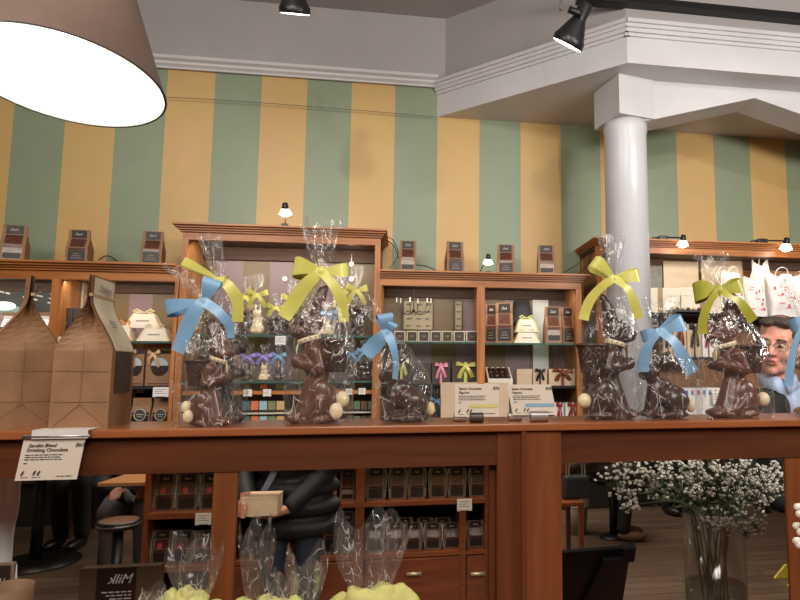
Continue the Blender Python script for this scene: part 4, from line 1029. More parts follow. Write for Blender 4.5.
# lamp reflections in the mirrored back, built as added bulbs on rods
for (y, lab) in ((264, 'upper small lamp reflection, built as a bare bulb on a thin rod inside the tall unit'), (279, 'lower small lamp reflection, built as a bare bulb on a thin rod inside the tall unit')):
    p = at(351.5, y, 3.2); t = thing('reflected_bulb', lab, 'lamp', (p.x, 3.2, p.z)); MB().ell((0, 0, 0), .009, u=12, v=8).build('bulb', BULB_S, t, smooth=True); MB().tube([(0, 0, .008), (0, 0, .05)], .002, 6).build('rod', STEEL, t)
p = at(244, 277, BP-.01); t = thing('wall_disc', 'small white disc on the tall unit\'s striped back', 'disc', (at(283, 277.5, 3.2).x, BP-.006, at(283, 277.5, 3.2).z)); MB().lathe([(.012, 0), (.012, .004)], 18, M=Matrix.Rotation(PI/2, 4, 'X')).build('disc', WHITE, t)

# --- the low unit, near bay
zS1, zS2 = shelf_z(435, 341.5), shelf_z(530, 343)
gshelf(right_t, rL+.01, rmid-.012, zS1); gedge(right_t, rL+.01, rmid-.012, zS1)
gshelf(right_t, rmid+.012, rR-.02, zS2); gedge(right_t, rmid+.012, rR-.02, zS2)
ords = ['first', 'second', 'third', 'fourth', 'fifth', 'sixth', 'seventh']
for k, (a, b) in enumerate(((394.5, 405), (407, 417), (418.6, 429), (431, 441), (442.5, 452), (454, 464.5), (466.6, 477.6))):
    p, w_, h_ = rect(a, b, 331.2, 3.05, zS1); put(gift_box, ('small_cream' if k % 3 != 1 else 'small_yellow',), p, f'small dark gift box with pale ribbon, {ords[k]} of the seven under the framed picture', 'gift box', 'small dark boxes in a row', s=(w_/.1, .9, h_/.1))
def picture(label, a, b, y0, y1, n):  # mirror images of pictures, built solid on the back panel
    p = at((a+b)/2, y1, BP-.01); w_ = at(b, y1, BP-.01).x-at(a, y1, BP-.01).x; h_ = at((a+b)/2, y0, BP-.01).z-p.z
    t = thing('reflected_picture', label, 'picture', (p.x, BP-.004, p.z))
    m = MB(); f = .008
    m.box(-w_/2, w_/2, -.012, 0, 0, f).box(-w_/2, w_/2, -.012, 0, h_-f, h_).box(-w_/2, -w_/2+f, -.012, 0, f, h_-f).box(w_/2-f, w_/2, -.012, 0, f, h_-f); m.build('frame', mat('dark_frame', (54, 36, 28), .4), t)
    sh = MB().box(-w_/2+f, w_/2-f, -.006, 0, f, h_-f).build('print', mat('aged_print', (150, 139, 110), .5, var=.06), t)
    rnd = random.Random(n)
    for r_ in range(4):
        for c_ in range(n):
            x, z = -w_/2+f+(w_-2*f)*(c_+.5+rnd.uniform(-.1, .1))/n, f+(h_-2*f)*(r_+.5)/4
            m = MB(); m.ell((x, -.0065, z), (.011, .0012, .0055), u=8, v=6); m.prism([(x+.009, z), (x+.017, z+.005), (x+.017, z-.005)], -.0075, -.006, 'y'); m.build('fish_drawing', mat('grey_drawing', (96, 90, 78), .6), sh)
picture('reflected framed print of little grey animal drawings at the back of the low unit', 402, 434, 299.5, 331, 3)
picture('narrow reflected framed print beside the wooden middle post of the low unit', 453.5, 463, 299.5, 331, 1)
# mirror image of a chandelier, built small and solid before the picture
p = at(414, 294, 3.16); t = thing('chandelier', 'reflected black wiry chandelier built in front of the framed print', 'chandelier', (p.x, 3.16, p.z))
k = mx(414, 300, 3.16)
MB().tube([(0, 0, zS1*0+.045), (0, 0, -16*k)], .0025, 8).build('stem', BLACK, t)
MB().ell((0, 0, -17*k), (.008, .008, .008)).build('hub', BLACK, t, smooth=True)
for i in range(6):
    a = 2*PI*i/6+.3; ca, sa = math.cos(a), math.sin(a)*.35
    ar = MB().tube(smooth_path([(0, 0, -17*k), (ca*7*k, sa*7*k, -21*k), (ca*15*k, sa*15*k, -17*k), (ca*18*k, sa*18*k, -10*k)], 5), .0018, 6).build('arm', BLACK, t, smooth=True)
    MB().lathe([(.002, 0), (.006, .003), (.006, .005)], 10, (ca*18*k, sa*18*k, -10*k)).build('cup', BLACK, ar); MB().lathe([(.003, .004), (.003, .03)], 10, (ca*18*k, sa*18*k, -10*k)).build('candle', CREAM, ar)
# wooden shelf below with dark ribboned boxes
zD = shelf_z(450, 384.5); 
MB().box(rL+.01, rmid-.012, SF+.024, BP-.001, zD-.012, zD).build('shelf', BLACKM, right_t, world=True)
for (a, b, yt, kd, lab, Y) in ((413, 431, 363, 'dark_plain', 'plain dark gift box next to the small crouching rabbit', 3.07), (432, 450, 363, 'dark_pink', 'dark gift box with pink bow', 3.06), (452, 479, 362.5, 'dark_yellow', 'dark gift box with yellow bow against the wooden post', 3.06)):
    p, w_, h_ = rect(a, b, yt, Y, zD); put(gift_box, (kd,), p, lab, 'gift box', 'dark ribboned boxes', s=(w_/.1, 1.1, h_/.1))
p, w_, h_ = rect(392, 411, 356, 3.12, zD); put(gift_box, ('dark_yellow',), p, 'dark gift box with yellow bow behind the small crouching rabbit', 'gift box', 'dark ribboned boxes', s=(w_/.1, 1.0, h_/.1))
p, w_, h_ = rect(433, 442, 388, 3.04, tz)
sweets('dark_figure', 'blue', 430, 443, 388, tz, 3.05, 'dark figure in a bag with pale blue bow, beside the yellow-banded sign', g2)
# kraft carton behind the signs
p, w_, h_ = rect(441, 477, 382.5, 2.97, tz); t = put(gift_box, ('kraft_plain',), p, 'plain kraft carton behind the yellow-banded sign', 'box', None, s=(w_/.1, .35, h_/.1))
p, w_, h_ = rect(484, 509, 383, 2.97, tz); t = put(gift_box, ('kraft_plain',), p, 'plain kraft carton between the two price signs', 'box', None, s=(w_/.1, .35, h_/.1))
# --- the low unit, far bay
for (a, b, yt, kd, lab, Y, rz) in ((485, 497, 304, 'choc', 'chocolate bag on the glass shelf against the middle post', 3.09, -.25), (496, 513, 302.5, 'choc', 'chocolate bag with clear brown window beside the cream pyramid cartons', 3.05, -.1), (545.5, 562, 306.5, 'window', 'tall chocolate bag with pale label past the cream pyramid cartons', 3.05, 0), (562.5, 575, 307, 'choc', 'dark-labelled chocolate bag against the column side of the glass shelf', 3.07, .1)):
    p, w_, h_ = rect(a, b, yt, Y, zS2); put(pouch, (kd,), p, lab, 'bag', 'chocolate bags on the low unit', rz=rz, s=(w_/.1, 1.1, h_/.16))
p, w_, h_ = rect(513.5, 541, 331, IY, zS2); put(pyramid_box, ('green',), p, 'cream pyramid carton with pale green cord, lower of the stack of two', 'gift box', None, s=(w_/.1, 1.2, h_/.056))
p, w_, _ = rect(515, 539, 318, IY+.012, zS2+h_*.92); h2_ = at(527, 317.5, IY).z-p.z; put(pyramid_box, ('green',), p, 'cream pyramid carton with pale green cord, upper of the stack of two', 'gift box', None, s=(w_/.1, .95, h2_/.056))
p = at(521, 322, 3.2); t = thing('reflected_lampshade', 'reflected black tapered lampshade behind the cream pyramid cartons', 'lampshade', (p.x, 3.185, zS2))  # lampshade's mirror image, built solid on an added stand
k = mx(521, 310, 3.19); hs = at(521, 301, 3.19).z-zS2
MB().lathe([(13*k, hs*.45), (12*k, hs*.5), (7.5*k, hs)], 28, M=Matrix.Diagonal((1, .8, 1, 1)), cap=False).build('shade', BLACKM, t, smooth=True, solid=.002); MB().lathe([(.03, 0), (.03, .008), (.006, .012), (.006, hs*.9)], 16).build('stand', BLACK, t)
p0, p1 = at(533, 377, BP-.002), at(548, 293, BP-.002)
o = recentre(MB().box(p0.x, p1.x, BP-.005, BP-.0005, zD, p1.z).build('reflection_strip', mat('pale_reflection', (206, 210, 206), .4, var=.03))); tag(o, 'pale vertical panel at the back of the low unit\'s far bay', 'panel')  # column's reflection painted as a pale strip on the back panel
zE = shelf_z(540, 386)
MB().box(rmid+.012, rR-.02, SF+.024, BP-.001, zE-.012, zE).build('shelf', BLACKM, right_t, world=True)
# tray of truffles with a clear lid
p, w_, h_ = rect(488, 513, 366, 3.05, zE); t = thing('truffle_tray', 'white slanted tray of dark truffles beside the middle post', 'tray', p)
wd = w_/2
MB().prism([(0, 0), (.11, 0), (.11, h_*.95), (0, h_*.3)], -wd, wd, 'x').build('tray', CREAM, t, bevel=.002)
sl = (h_*.65)/.11
m = MB(); m.strip([(0, .012, h_*.3+.012*sl+.001), (0, .1, h_*.3+.1*sl+.001)], [wd*1.7]*2, [(1, 0, 0)]*2); m.build('lining', LABELD, t)
for i in range(4):
    for j in range(3):
        y = .025+.03*j; MB().ell((-wd*.66+wd*.44*i, y, h_*.3+y*sl+.005), (wd*.17, .011, .009), u=10, v=8).build('truffle', CHOC if (i+j) % 2 else CHOCD, t, smooth=True)
for (a, b, yt, kd, lab) in ((517, 532, 369, 'kraft_plain', 'pale kraft box beside the truffle tray'), (533, 547, 369, 'kraft_dark', 'pale kraft box with black ribbon'), (549, 576, 369, 'kraft_brown', 'pale kraft box with brown ribbon and bow')):
    p, w_, h_ = rect(a, b, yt, 3.06, zE); put(gift_box, (kd,), p, lab, 'gift box', 'pale kraft boxes', s=(w_/.1, 1.0, h_/.1))
for (a, b, lab) in ((555, 563.5, 'small white box with red ribbon, half behind the blue-banded sign'), (565.5, 578, 'small white box with red ribbon, nearest the column')):
    p, w_, h_ = rect(a, b, 403, 3.04, tz); put(gift_box, ('white_red',), p, lab, 'gift box', 'small white boxes', s=(w_/.1, 1.0, h_/.1))

# --- tall unit past the column
fy = 3.04
# pale wood doors behind
p0, p1 = at(664, 290, BP-.01), at(738, 250, BP-.01)
zF1 = shelf_z(720, 313); zF2 = shelf_z(690, 357); zF0 = shelf_z(770, 317)
MB().box(fL+.03, at(746, 313, SF).x, SF+.03, BP-.001, zF1-.012, zF1).build('shelf', BLACKM, far_t, world=True)
MB().box(at(748, 313, SF).x, 3.4, SF+.02, BP-.001, zF0-.014, zF0).build('shelf', BLACKM, far_t, world=True)
MB().box(fL+.03, at(716, 357, SF).x, SF+.02, BP-.001, zF2-.014, zF2).build('shelf', BLACKM, far_t, world=True)
def grey_panel(a, b, y0, y1, Y, m, label, name='pale_wood_panel'):
    q0, q1 = at(a, y1, Y), at(b, y0, Y); o = recentre(MB().box(q0.x, q1.x, Y, Y+.004, q0.z, q1.z).build(name, m)); return tag(o, label, 'panel')
PW = mat('pale_wood', (176, 156, 128), .3, var=.08, scale=8)
grey_panel(664, 698, 262, 290, BP-.03, PW, 'pale polished wood panel nearest the white column'); grey_panel(702, 742, 258, 290, BP-.03, PW, 'pale polished wood panel behind the olive bow')
grey_panel(650, 662, 266, 290, BP-.03, mat('grey_slats', (96, 94, 90), .5, var=.3, scale=40), 'grey slatted panel beside the white column')
for (a, b, lab) in ((640, 680, 'big cream box beside the white column'), (681, 723, 'big cream box with a gold ribbon behind the olive bow')):
    p, w_, h_ = rect(a, b, 288, fy, zF1); put(gift_box, ('cream_gold',), p, lab, 'box', 'big cream boxes', s=(w_/.1, 1.5, h_/.1))
# ribbon bow and black tray lying in front
p = at(683, 313, 3.02); t = thing('black_tray', 'black tray of small sweets in front of the cream boxes', 'tray', (p.x, 3.01, zF1))
k = mx(683, 313, 3.0)
MB().box(-16*k, 20*k, -.02, .02, 0, .012).build('tray', BLACK, t, bevel=.002)
for i in range(6): MB().ell((-12*k+5.4*k*i, -.004, .017), (.011, .011, .009), u=10, v=8).build('sweet', CHOCD if i % 2 else mat('gold_foil', (196, 160, 96), .3, metal=.5), t, smooth=True)
# row of boxed sweets under the shelf
for (a, b, yt, kd, lab) in ((663, 672, 326, 'kraft_dark', 'pale box with black ribbon just behind the blue bow'), (673, 686, 322, 'kraft_brown', 'pale box with brown ribbon behind the blue ribbon tail'), (687, 701, 324, 'kraft_dark', 'pale box with black ribbon next to the tall rabbit'), (702, 714, 324, 'white_red', 'white box with red ribbon behind the tall rabbit\'s head')):
    p, w_, h_ = rect(a, b, yt, fy, zF2); put(gift_box, (kd,), p, lab, 'gift box', 'pale ribboned boxes', s=(w_/.1, 1.0, h_/.1))
p, w_, h_ = rect(672, 684, 334, 3.03, zF2)
# printed carton low down
p, w_, h_ = rect(664, 722, 388, 3.02, tz); t = thing('printed_carton', 'white carton with blue and red lettering low behind the rabbits', 'box', p)
hh = at(690, 388, 3.02).z-tz
MB().box(-w_/2, w_/2, 0, .1, 0, hh).build('carton', PAPER, t, bevel=.001)
m = MB(); rnd = random.Random(9)
mr = MB()
for i in range(9):
    q = (m if i % 3 != 2 else mr); x = -w_/2+.02+i*(w_-.03)/9; q.box(x, x+.016, -.0008, -.0003, hh-.035, hh-.012)
m.build('blue_print', mat('blue_print', (80, 120, 190), .5), t); mr.build('red_print', mat('red_print', (206, 84, 80), .5), t)
card(718, 404, 2.99, 10, 12, 'white price card by the foot of the tall rabbit in front of the man', None)
# white paper carrier bags with red print
def carrier(v):
    """.2 wide .3 high white paper bag with crumpled top"""
    t = thing('paper_carrier_bag'); rnd = random.Random(v)
    mb = MB(); sd = Vector((v*5.1, v*2.2, 0)); n = 36
    def pt(u, w):
        a = 2*PI*u; e = 5; ca, sa = math.cos(a), math.sin(a); sq = (abs(ca)**e+abs(sa)**e)**(-1/e)
        hd = .05*(1-.7*max(0, w-.35)/.65); hw = .1*(1-.06*w)
        p = Vector((ca*sq*hw, .05+sa*sq*hd, w*.3)); q = noise.noise_vector(p*14+sd)*.012*(.3+w)
        if w == 1: q.z += .018*math.sin(a*2+v)+.012*noise.noise(Vector((a*2, v, 0)))
        return p+q
    V = mb.grid(lambda u, w: pt(u, w), n, 14, wrap=True); mb.bm.faces.new(V[0][::-1])
    mb.build('bag', PAPER, t, smooth=False)
    red = mat('pink_red_print', (216, 96, 104), .5)
    for i in range(10):
        x, z = rnd.uniform(-.07, .07), rnd.uniform(.05, .23)
        m = MB()
        if i % 2: m.ell((x, -.006-.0*z+.05*.7*max(0, z/.3-.35)/.65, z), (.009, .0015, .013), u=8, v=6)
        else: m.box(x-.02, x+.02, -.0075+.05*.7*max(0, z/.3-.35)/.65, -.006+.05*.7*max(0, z/.3-.35)/.65, z, z+.005)
        m.build('print', red, t)
    m = MB(); m.tube(smooth_path([(-.05, .035, .27), (-.04, .02, .33), (0, .015, .35), (.04, .02, .33), (.05, .035, .27)], 4), .003, 6); m.build('handle', PAPER, t)
    return t
for v, (a, b, yt, Y, lab, rz, zt) in enumerate(((726, 746, 273, 3.03, 'white paper carrier bag right behind the olive bow', .1, zF1), (748, 767, 277, 3.0, 'white paper carrier bag with faint print, second from the olive bow', -.1, zF0), (757, 776, 261, 3.12, 'taller white paper carrier bag at the back of the group', .25, zF0), (771, 799, 274, 3.0, 'white paper carrier bag with red print near the far lamp', .08, zF0), (795, 825, 277, 3.05, 'white paper carrier bag partly out of sight past the red-printed one', -.1, zF0))):
    p, w_, h_ = rect(a, b, yt, Y, zt); put(carrier, (v,), p, lab, 'paper bag', 'white carrier bags', rz=rz, s=(w_/.2, .9, h_/.3))
# ================================================================== LAMPS OVERHEAD
RIM = at(65, 82, 1.42)
t = thing('pendant_lamp', 'large taupe cone pendant lamp with glowing white inside', 'lamp', RIM)
TAUPE = mat('taupe_enamel', (112, 92, 82), .5, var=.04)
R_ = .194; t.rotation_euler = (math.radians(-8), math.radians(1), 0)
MB().lathe([(R_, 0), (R_*.995, .004), (.085, .30), (.06, .335), (.02, .35)], 56, cap=False).build('shade', TAUPE, t, smooth=True)
MB().lathe([(R_-.003, .001), (.084, .297), (.02, .33)], 56, cap=False).build('shade_lining', mat('white_lining', (236, 238, 232), .5, var=.02, emit=.12), t, smooth=True)
MB().lathe([(R_, 0), (R_+.0015, .002), (R_-.003, .003), (R_-.004, .001)], 56, cap=False).build('rim', mat('rim_black', (40, 34, 32), .4), t, smooth=True)
MB().lathe([(.0, .12), (.05, .125), (.075, .15), (.07, .19), (.03, .24)], 28, cap=False).build('bulb', mat('lit_large_bulb', (255, 250, 240), .5, emit=6), t, smooth=True)
MB().tube([(0, 0, .345), (0, 0, CEIL-RIM.z)], .004, 8).build('cord', BLACK, t)
l = bpy.data.lights.new('pendant_glow', 'POINT'); l.energy = 1.1; l.color = (1, .93, .84); l.shadow_soft_size = .06
o = bpy.data.objects.new('pendant_glow', l); C.objects.link(o); o.location = RIM+Vector((0, 0, .04))

# track along the bulkhead's upper face, and two black spotlights
ya = 2.50
q0, q1 = at(672, -2, 2.52), at(800, 14, 2.52)
zt_ = (q0.z+q1.z)/2
t = thing('track_rail', 'black lighting track along the white bulkhead', 'track', ((q0.x+q1.x)/2, 2.57, zt_))
MB().box(-.75, 3.2, -.02, .0, -.015, .02).build('rail', BLACK, t, bevel=.002); MB().box(-.75, 3.2, .0, .05, -.01, .012).build('bracket', BLACK, t)
struct('shadow_strip', MB().box(.97, 6, 2.59, 2.625, 3.052, 3.075), mat('painted_shadow_gap', (34, 32, 32), .8))  # dark strip painting in the shadow line above the moulding
def spotlight(v):
    """black cone spotlight; nozzle centre at origin, tilted"""
    t = thing('spotlight')
    M = Matrix.Rotation(.42, 4, 'Y') @ Matrix.Rotation(.47, 4, 'X')
    MB().lathe([(.062, 0), (.064, .004), (.064, .026), (.058, .034), (.03, .10), (.027, .104), (.027, .165), (.02, .17)], 28, M=M, cap=False).build('housing', BLACK, t, smooth=True, solid=.0015)
    MB().lathe([(.058, .008), (.0, .010)], 24, M=M, cap=False).build('lens', mat('lit_lens', (255, 250, 240), .5, emit=5), t)
    MB().lathe([(.0605, .0), (.0605, .006), (.057, .006), (.057, .0)], 24, M=M, cap=False).build('lit_ring', mat('lit_lens', (255, 250, 240), .5, emit=5), t)
    ar = MB().tube([M @ Vector((-.0, -.03, .12)), M @ Vector((-.055, -.03, .115))], .014, 12).build('joint', BLACK, t, smooth=True)
    MB().tube([(-.035, -.035, .125), (-.03, -.03, .17), (-.03, -.03, .30)], .006, 8).build('stem', STEEL, t)
    MB().box(-.045, -.015, -.045, -.015, .29, .32).build('mount', BLACK, t, bevel=.003)
    return t
p = at(567, 45, 2.2); put(spotlight, (0,), p, 'black cone spotlight hanging before the white bulkhead', 'spotlight', 'black spotlights', s=mx(567, 45, 2.2)*31/.128)
p = at(295, 14, 2.2); put(spotlight, (0,), p, 'black spotlight near the pendant lamp, mostly above the frame', 'spotlight', 'black spotlights', s=mx(295, 15, 2.2)*31/.128, tilt=(0, -.42, 0))
for o_ in [o for o in bpy.data.objects if o.name.startswith('spotlight')]:
    s_ = o_.scale.x
    for ch in o_.children:
        if ch.name.startswith('stem'): pass
struct('ceiling_vent_panel', MB().box(1.0, 1.6, 1.9, 2.3, CEIL-.01, CEIL), PLAIN)

# ================================================================== THE MAN BEHIND THE LEDGE
def head_elems(c, s, M):
    """a head about the eye line's middle, facing -Y before M; c in metres"""
    T = Matrix.Translation(Vector(c)) @ M
    def e(p, r): return ('e', p, tuple(v*s for v in r), T @ Matrix.Scale(1, 4)) if False else ('e', tuple(Vector(p)*s), tuple(v*s for v in r), T)
    def cpt(p, q, a, b): return ('c', tuple(T @ (Vector(p)*s)), tuple(T @ (Vector(q)*s)), a*s, b*s)
    return [e((0, .018, .035), (.074, .092, .082)), e((0, -.03, -.02), (.063, .058, .075)), e((0, -.03, -.072), (.052, .05, .042)), e((0, -.064, -.096), (.024, .02, .018)),
            e((.036, -.052, -.03), (.030, .030, .032)), e((-.036, -.052, -.03), (.030, .030, .032)), e((.03, -.03, -.082), (.024, .033, .024)), e((-.03, -.03, -.082), (.024, .033, .024)),
            cpt((-.042, -.074, .026), (.042, -.074, .026), .014, .014), cpt((0, -.085, .012), (0, -.108, -.026), .009, .014), e((.012, -.096, -.030), (.009, .01, .008)), e((-.012, -.096, -.030), (.009, .01, .008)),
            e((0, -.086, -.062), (.025, .010, .012)),
            e((.076, .012, -.01), (.01, .02, .03)), e((-.076, .012, -.01), (.01, .02, .03)),
            e((0, .04, -.06), (.055, .06, .05))]
def fingers(base, d, side, up, n=4, L=.075, r=.0085, curl=.5):
    """four bent fingers from a palm end; d forward, side across, up away from the palm's inner face"""
    out = []; d, side, up = Vector(d).normalized(), Vector(side).normalized(), Vector(up).normalized()
    for k in range(n):
        l = L*(.86, 1, .95, .74)[k]; b = Vector(base)+side*(k-1.5)*.0205
        a = curl*.5; p1 = b+(d*math.cos(a)-up*math.sin(a))*l*.45; a = curl*1.2; p2 = p1+(d*math.cos(a)-up*math.sin(a))*l*.3; a = curl*1.9; p3 = p2+(d*math.cos(a)-up*math.sin(a))*l*.25
        out += [('c', b, p1, r*1.08, r), ('c', p1, p2, r, r*.92), ('c', p2, p3, r*.92, r*.78)]
    return out
MYY = 2.22
hc = at(777, 345, MYY); man = thing('person', 'man in glasses, dark jacket and pale blue shirt behind the counter', 'person', (at(826, 400, MYY).x, MYY, 0))
O = man.location.copy()
def Lm(v): return Vector(v)-O
yaw = math.radians(-44); hs = .99
MH = Matrix.Rotation(yaw, 4, 'Z') @ Matrix.Rotation(math.radians(8), 4, 'Y') @ Matrix.Rotation(math.radians(4), 4, 'X')
hl = Lm(hc)
nk = hl+Vector((.02, .035, -.15)); sh = hl+Vector((.075, .04, -.225)); hip = Vector((.0, .02, .92))
S = head_elems(hl, hs, MH)
S += [('c', hl+Vector((.012, .035, -.075)), nk, .055, .057), ('c', nk, sh+Vector((0, 0, -.01)), .057, .075)]
chest = sh+Vector((.01, .01, -.17)); waist = hip+Vector((-.01, 0, .16))
S += [('e', tuple(sh), (.16, .085, .07)), ('e', tuple(chest), (.155, .10, .16)), ('e', tuple(waist), (.14, .095, .16)), ('e', tuple(hip), (.15, .10, .13))]
for s_ in (-1, 1):
    a = sh+Vector((s_*.165, .0, -.015)); el = a+Vector((s_*.03, .03, -.29)); wr = el+Vector((-s_*(.15 if s_ < 0 else .06), -.12, -.07))
    S += [('c', a, el, .05, .042), ('c', el, wr, .042, .03), ('e', tuple(wr+Vector((0, -.045, 0))), (.04, .045, .018))]
    S += fingers(wr+Vector((0, -.08, 0)), (0, -1, -.1), (1, 0, 0), (0, 0, 1)) + [('c', wr+Vector((-s_*.03, -.03, 0)), wr+Vector((-s_*.055, -.075, -.005)), .012, .009)]
    hp = hip+Vector((s_*.08, 0, -.05)); kn = Vector((s_*.09, -.01, .5)); an = Vector((s_*.10, .02, .09))
    S += [('c', hp, kn, .08, .056), ('c', kn, an, .054, .04), ('e', (s_*.11, -.05, .04), (.045, .12, .04))]
blob('body', S, .0055, mat('pink_skin', (214, 150, 130), .5, var=.06, scale=20), man, 4)
# hair: short, brushed over
T = Matrix.Translation(hl) @ MH
def th(p): return tuple(Vector(p)*hs)
H = [('e', th((0, .035, .044)), th((.078, .086, .076)), T), ('e', th((0, -.026, .094)), th((.060, .045, .020)), T), ('e', th((.03, -.048, .088)), th((.04, .030, .018)), T), ('e', th((0, .06, .0)), th((.07, .06, .06)), T),
     ('e', th((.070, .0, .03)), th((.012, .03, .04)), T), ('e', th((-.070, .0, .03)), th((.012, .03, .04)), T), ('e', th((-.03, -.05, .086)), th((.035, .026, .016)), T)]
blob('hair', H, .005, mat('brown_grey_hair', (74, 62, 54), .6, var=.35, scale=90, bump=.4), man, 2)
EYEW, IRIS = mat('eye_white', (206, 196, 188), .35), mat('iris', (60, 50, 44), .2)
for s_ in (-1, 1):
    e = MB().ell(th((s_*.031, -.079, .004)), th((.0125, .009, .0062)), M=T, u=14, v=10).build('eye', EYEW, man, smooth=True); MB().ell(th((s_*.031-.003, -.087, .003)), th((.0052, .003, .0055)), M=T, u=10, v=8).build('iris', IRIS, e, smooth=True)
    MB().tube([T @ Vector(th((s_*.031+dx, -.088+abs(dx)*.15, .026-abs(dx+.004*s_)*.15))) for dx in (-.02, -.01, 0, .01, .02)], [.002, .004, .0042, .004, .002], 6).build('eyebrow', mat('eyebrow_hair', (90, 70, 56), .7), man, smooth=True)
MB().ell(th((0, -.094, -.060)), th((.021, .005, .0035)), M=T, u=12, v=8).build('mouth', mat('mouth_inside', (110, 44, 40), .5), man, smooth=True)
mb = MB(); mb.tube([T @ Vector(th((-.024+.048*i/8, -.0945+.012*abs(i/4-1)**2, -.0535-.002*abs(i/4-1)))) for i in range(9)], [.0016+.0016*math.sin(PI*i/8) for i in range(9)], 6)
mb.tube([T @ Vector(th((-.022+.044*i/8, -.0945+.012*abs(i/4-1)**2, -.067))) for i in range(9)], [.0016+.002*math.sin(PI*i/8) for i in range(9)], 6); mb.build('lips', mat('lips', (184, 108, 94), .5), man, smooth=True)
m = MB()
for s_ in (-1, 1): m.tube([T @ Vector(th((s_*.034+.026*math.cos(a*PI/10), -.098+.10*abs(.0)*0, .002+.018*math.sin(a*PI/10)))) for a in range(21)], .0013, 6, cap=False); m.tube([T @ Vector(th((s_*.060, -.098, .008))), T @ Vector(th((s_*.080, .01, .006)))], .0014, 6)
m.tube([T @ Vector(th((-.009, -.1, .006))), T @ Vector(th((.009, -.1, .006)))], .0014, 6)
gl = m.build('glasses', STEEL, man, smooth=True)
for s_ in (-1, 1): MB().lathe([(.024, 0), (.024, .0006)], 20, M=T @ Matrix.Translation(th((s_*.034, -.098, .002))) @ Matrix.Rotation(PI/2, 4, 'X') @ Matrix.Diagonal((1, .72, 1, 1))).build('lens', VGLASS, gl)
# clothing
SHIRT = mat('pale_blue_shirt', (172, 190, 220), .8, var=.05, scale=60); JACK = mat('black_jacket', (30, 30, 33), .85, var=.15)
front = Matrix.Translation(sh) @ Matrix.Rotation(math.radians(-18), 4, 'Z')
S = [('e', tuple(sh+Vector((-.015, -.006, -.005))), (.11, .090, .070)), ('e', tuple(chest+Vector((-.02, -.012, 0))), (.10, .110, .18)), ('c', tuple(nk+Vector((.0, .0, -.012))), tuple(sh), .064, .09)]
blob('shirt', S, .007, SHIRT, man, 4)
m = MB()
for s_ in (-1, 1):
    c = nk+Vector((0, -.0, .0)); a0 = -1.25 if s_ < 0 else -1.85
    P = []
    for i in range(7):
        a = (-PI/2-.30)+s_*(.12+i*.36) ; P.append(c+Vector((math.cos(a)*.071, math.sin(a)*.071, .012+.004*i)))
    m.strip([q+Vector((0, 0, -.012-.008*(i == 0))) for i, q in enumerate(P)], [.062-.004*i for i in range(7)], [(.12*s_, -.3, -1)]*7)
m.build('collar', SHIRT, man, smooth=True, solid=.003)
S = []
for s_ in (-1, 1):
    a = sh+Vector((s_*.165, .0, -.015)); el = a+Vector((s_*.03, .03, -.29)); wr = el+Vector((-s_*(.15 if s_ < 0 else .06), -.12, -.07))
    S += [('c', a, el, .060, .054), ('c', el, wr.lerp(el, .1), .053, .042)]
    S += [('e', tuple(sh+Vector((s_*.10, .0, -.012))), (.085, .10, .072)), ('e', tuple(chest+Vector((s_*.105+.012, -.012, -.02))), (.098, .125, .20)), ('e', tuple(waist+Vector((s_*.075, -.004, 0))), (.09, .112, .2)), ('e', tuple(hip+Vector((s_*.07, -.004, .03))), (.095, .115, .12))]
S += [('e', tuple(chest+Vector((0, .05, 0))), (.15, .075, .2)), ('e', tuple(sh+Vector((0, .045, .0))), (.13, .055, .07)), ('e', tuple(waist+Vector((0, 0, -.02))), (.13, .115, .17))]
S += [('e', tuple(sh+Vector((-.14, -.03, -.10))), (.07, .10, .12)), ('e', tuple(chest+Vector((.085, -.09, -.02))), (.075, .05, .19)), ('e', tuple(chest+Vector((.0, -.10, -.14))), (.1, .045, .09))]
S += [('e', tuple(chest+Vector((.12, -.10, 0))), (.08, .05, .2)), ('e', tuple(sh+Vector((.12, -.05, -.06))), (.085, .075, .1))]
blob('jacket', S, .008, JACK, man, 4)
S = []
for s_ in (-1, 1):
    hp = hip+Vector((s_*.08, 0, -.05)); kn = Vector((s_*.09, -.01, .5)); an = Vector((s_*.10, .02, .1)); S += [('c', hp, kn, .092, .068), ('c', kn, an, .066, .056)]
S += [('e', tuple(hip+Vector((0, 0, -.03))), (.155, .108, .11))]
blob('trousers', S, .012, mat('black_trousers', (26, 26, 30), .85), man, 3)
for s_ in (-1, 1): blob('shoe', [('e', (s_*.11, -.05, .045), (.052, .13, .05)), ('e', (s_*.105, .03, .06), (.046, .05, .05))], .01, BLACK, man, 2, M=None)

# ================================================================== BEYOND, UNDER THE STRIPED WALL
# wooden shelving with rows of chocolate bags and drawers
UY = 3.95
ux0, ux1 = at(143, 520, UY).x, at(489, 520, UY).x
zu = .96
unit = thing('shelf_cabinet', 'red-brown wooden cabinet with bag-filled shelves and drawers below', 'cabinet', ((ux0+ux1)/2, UY, 0))
MB().box(ux0, ux1, UY+.40, UY+.42, 0, zu).build('back_panel', DARK_IN, unit, world=True)
MB().box(ux0, ux1, UY, UY+.42, zu-.02, zu).build('top', CABINET_WOOD, unit, world=True)
ZS1, ZS2 = at(430, 500.5, UY).z, at(430, 552.5, UY).z
ZS1l = at(175, 513.5, UY).z
for (a, b, nm) in ((143, 147.5, 'side_panel'), (355, 364, 'upright'), (485, 489, 'side_panel'), (228, 234, 'upright'), (459.5, 466, 'upright')):
    top_ = (ZS1-.02) if a == 459.5 else zu-.02
    MB().box(at(a, 520, UY).x, at(b, 520, UY).x, UY, UY+.40, 0, top_).build(nm, CABINET_WOOD, unit, world=True)
MB().box(ux0, at(228, 520, UY).x, UY-.001, UY+.40, ZS1l-.03, ZS1l).build('shelf', CABINET_WOOD, unit, world=True)
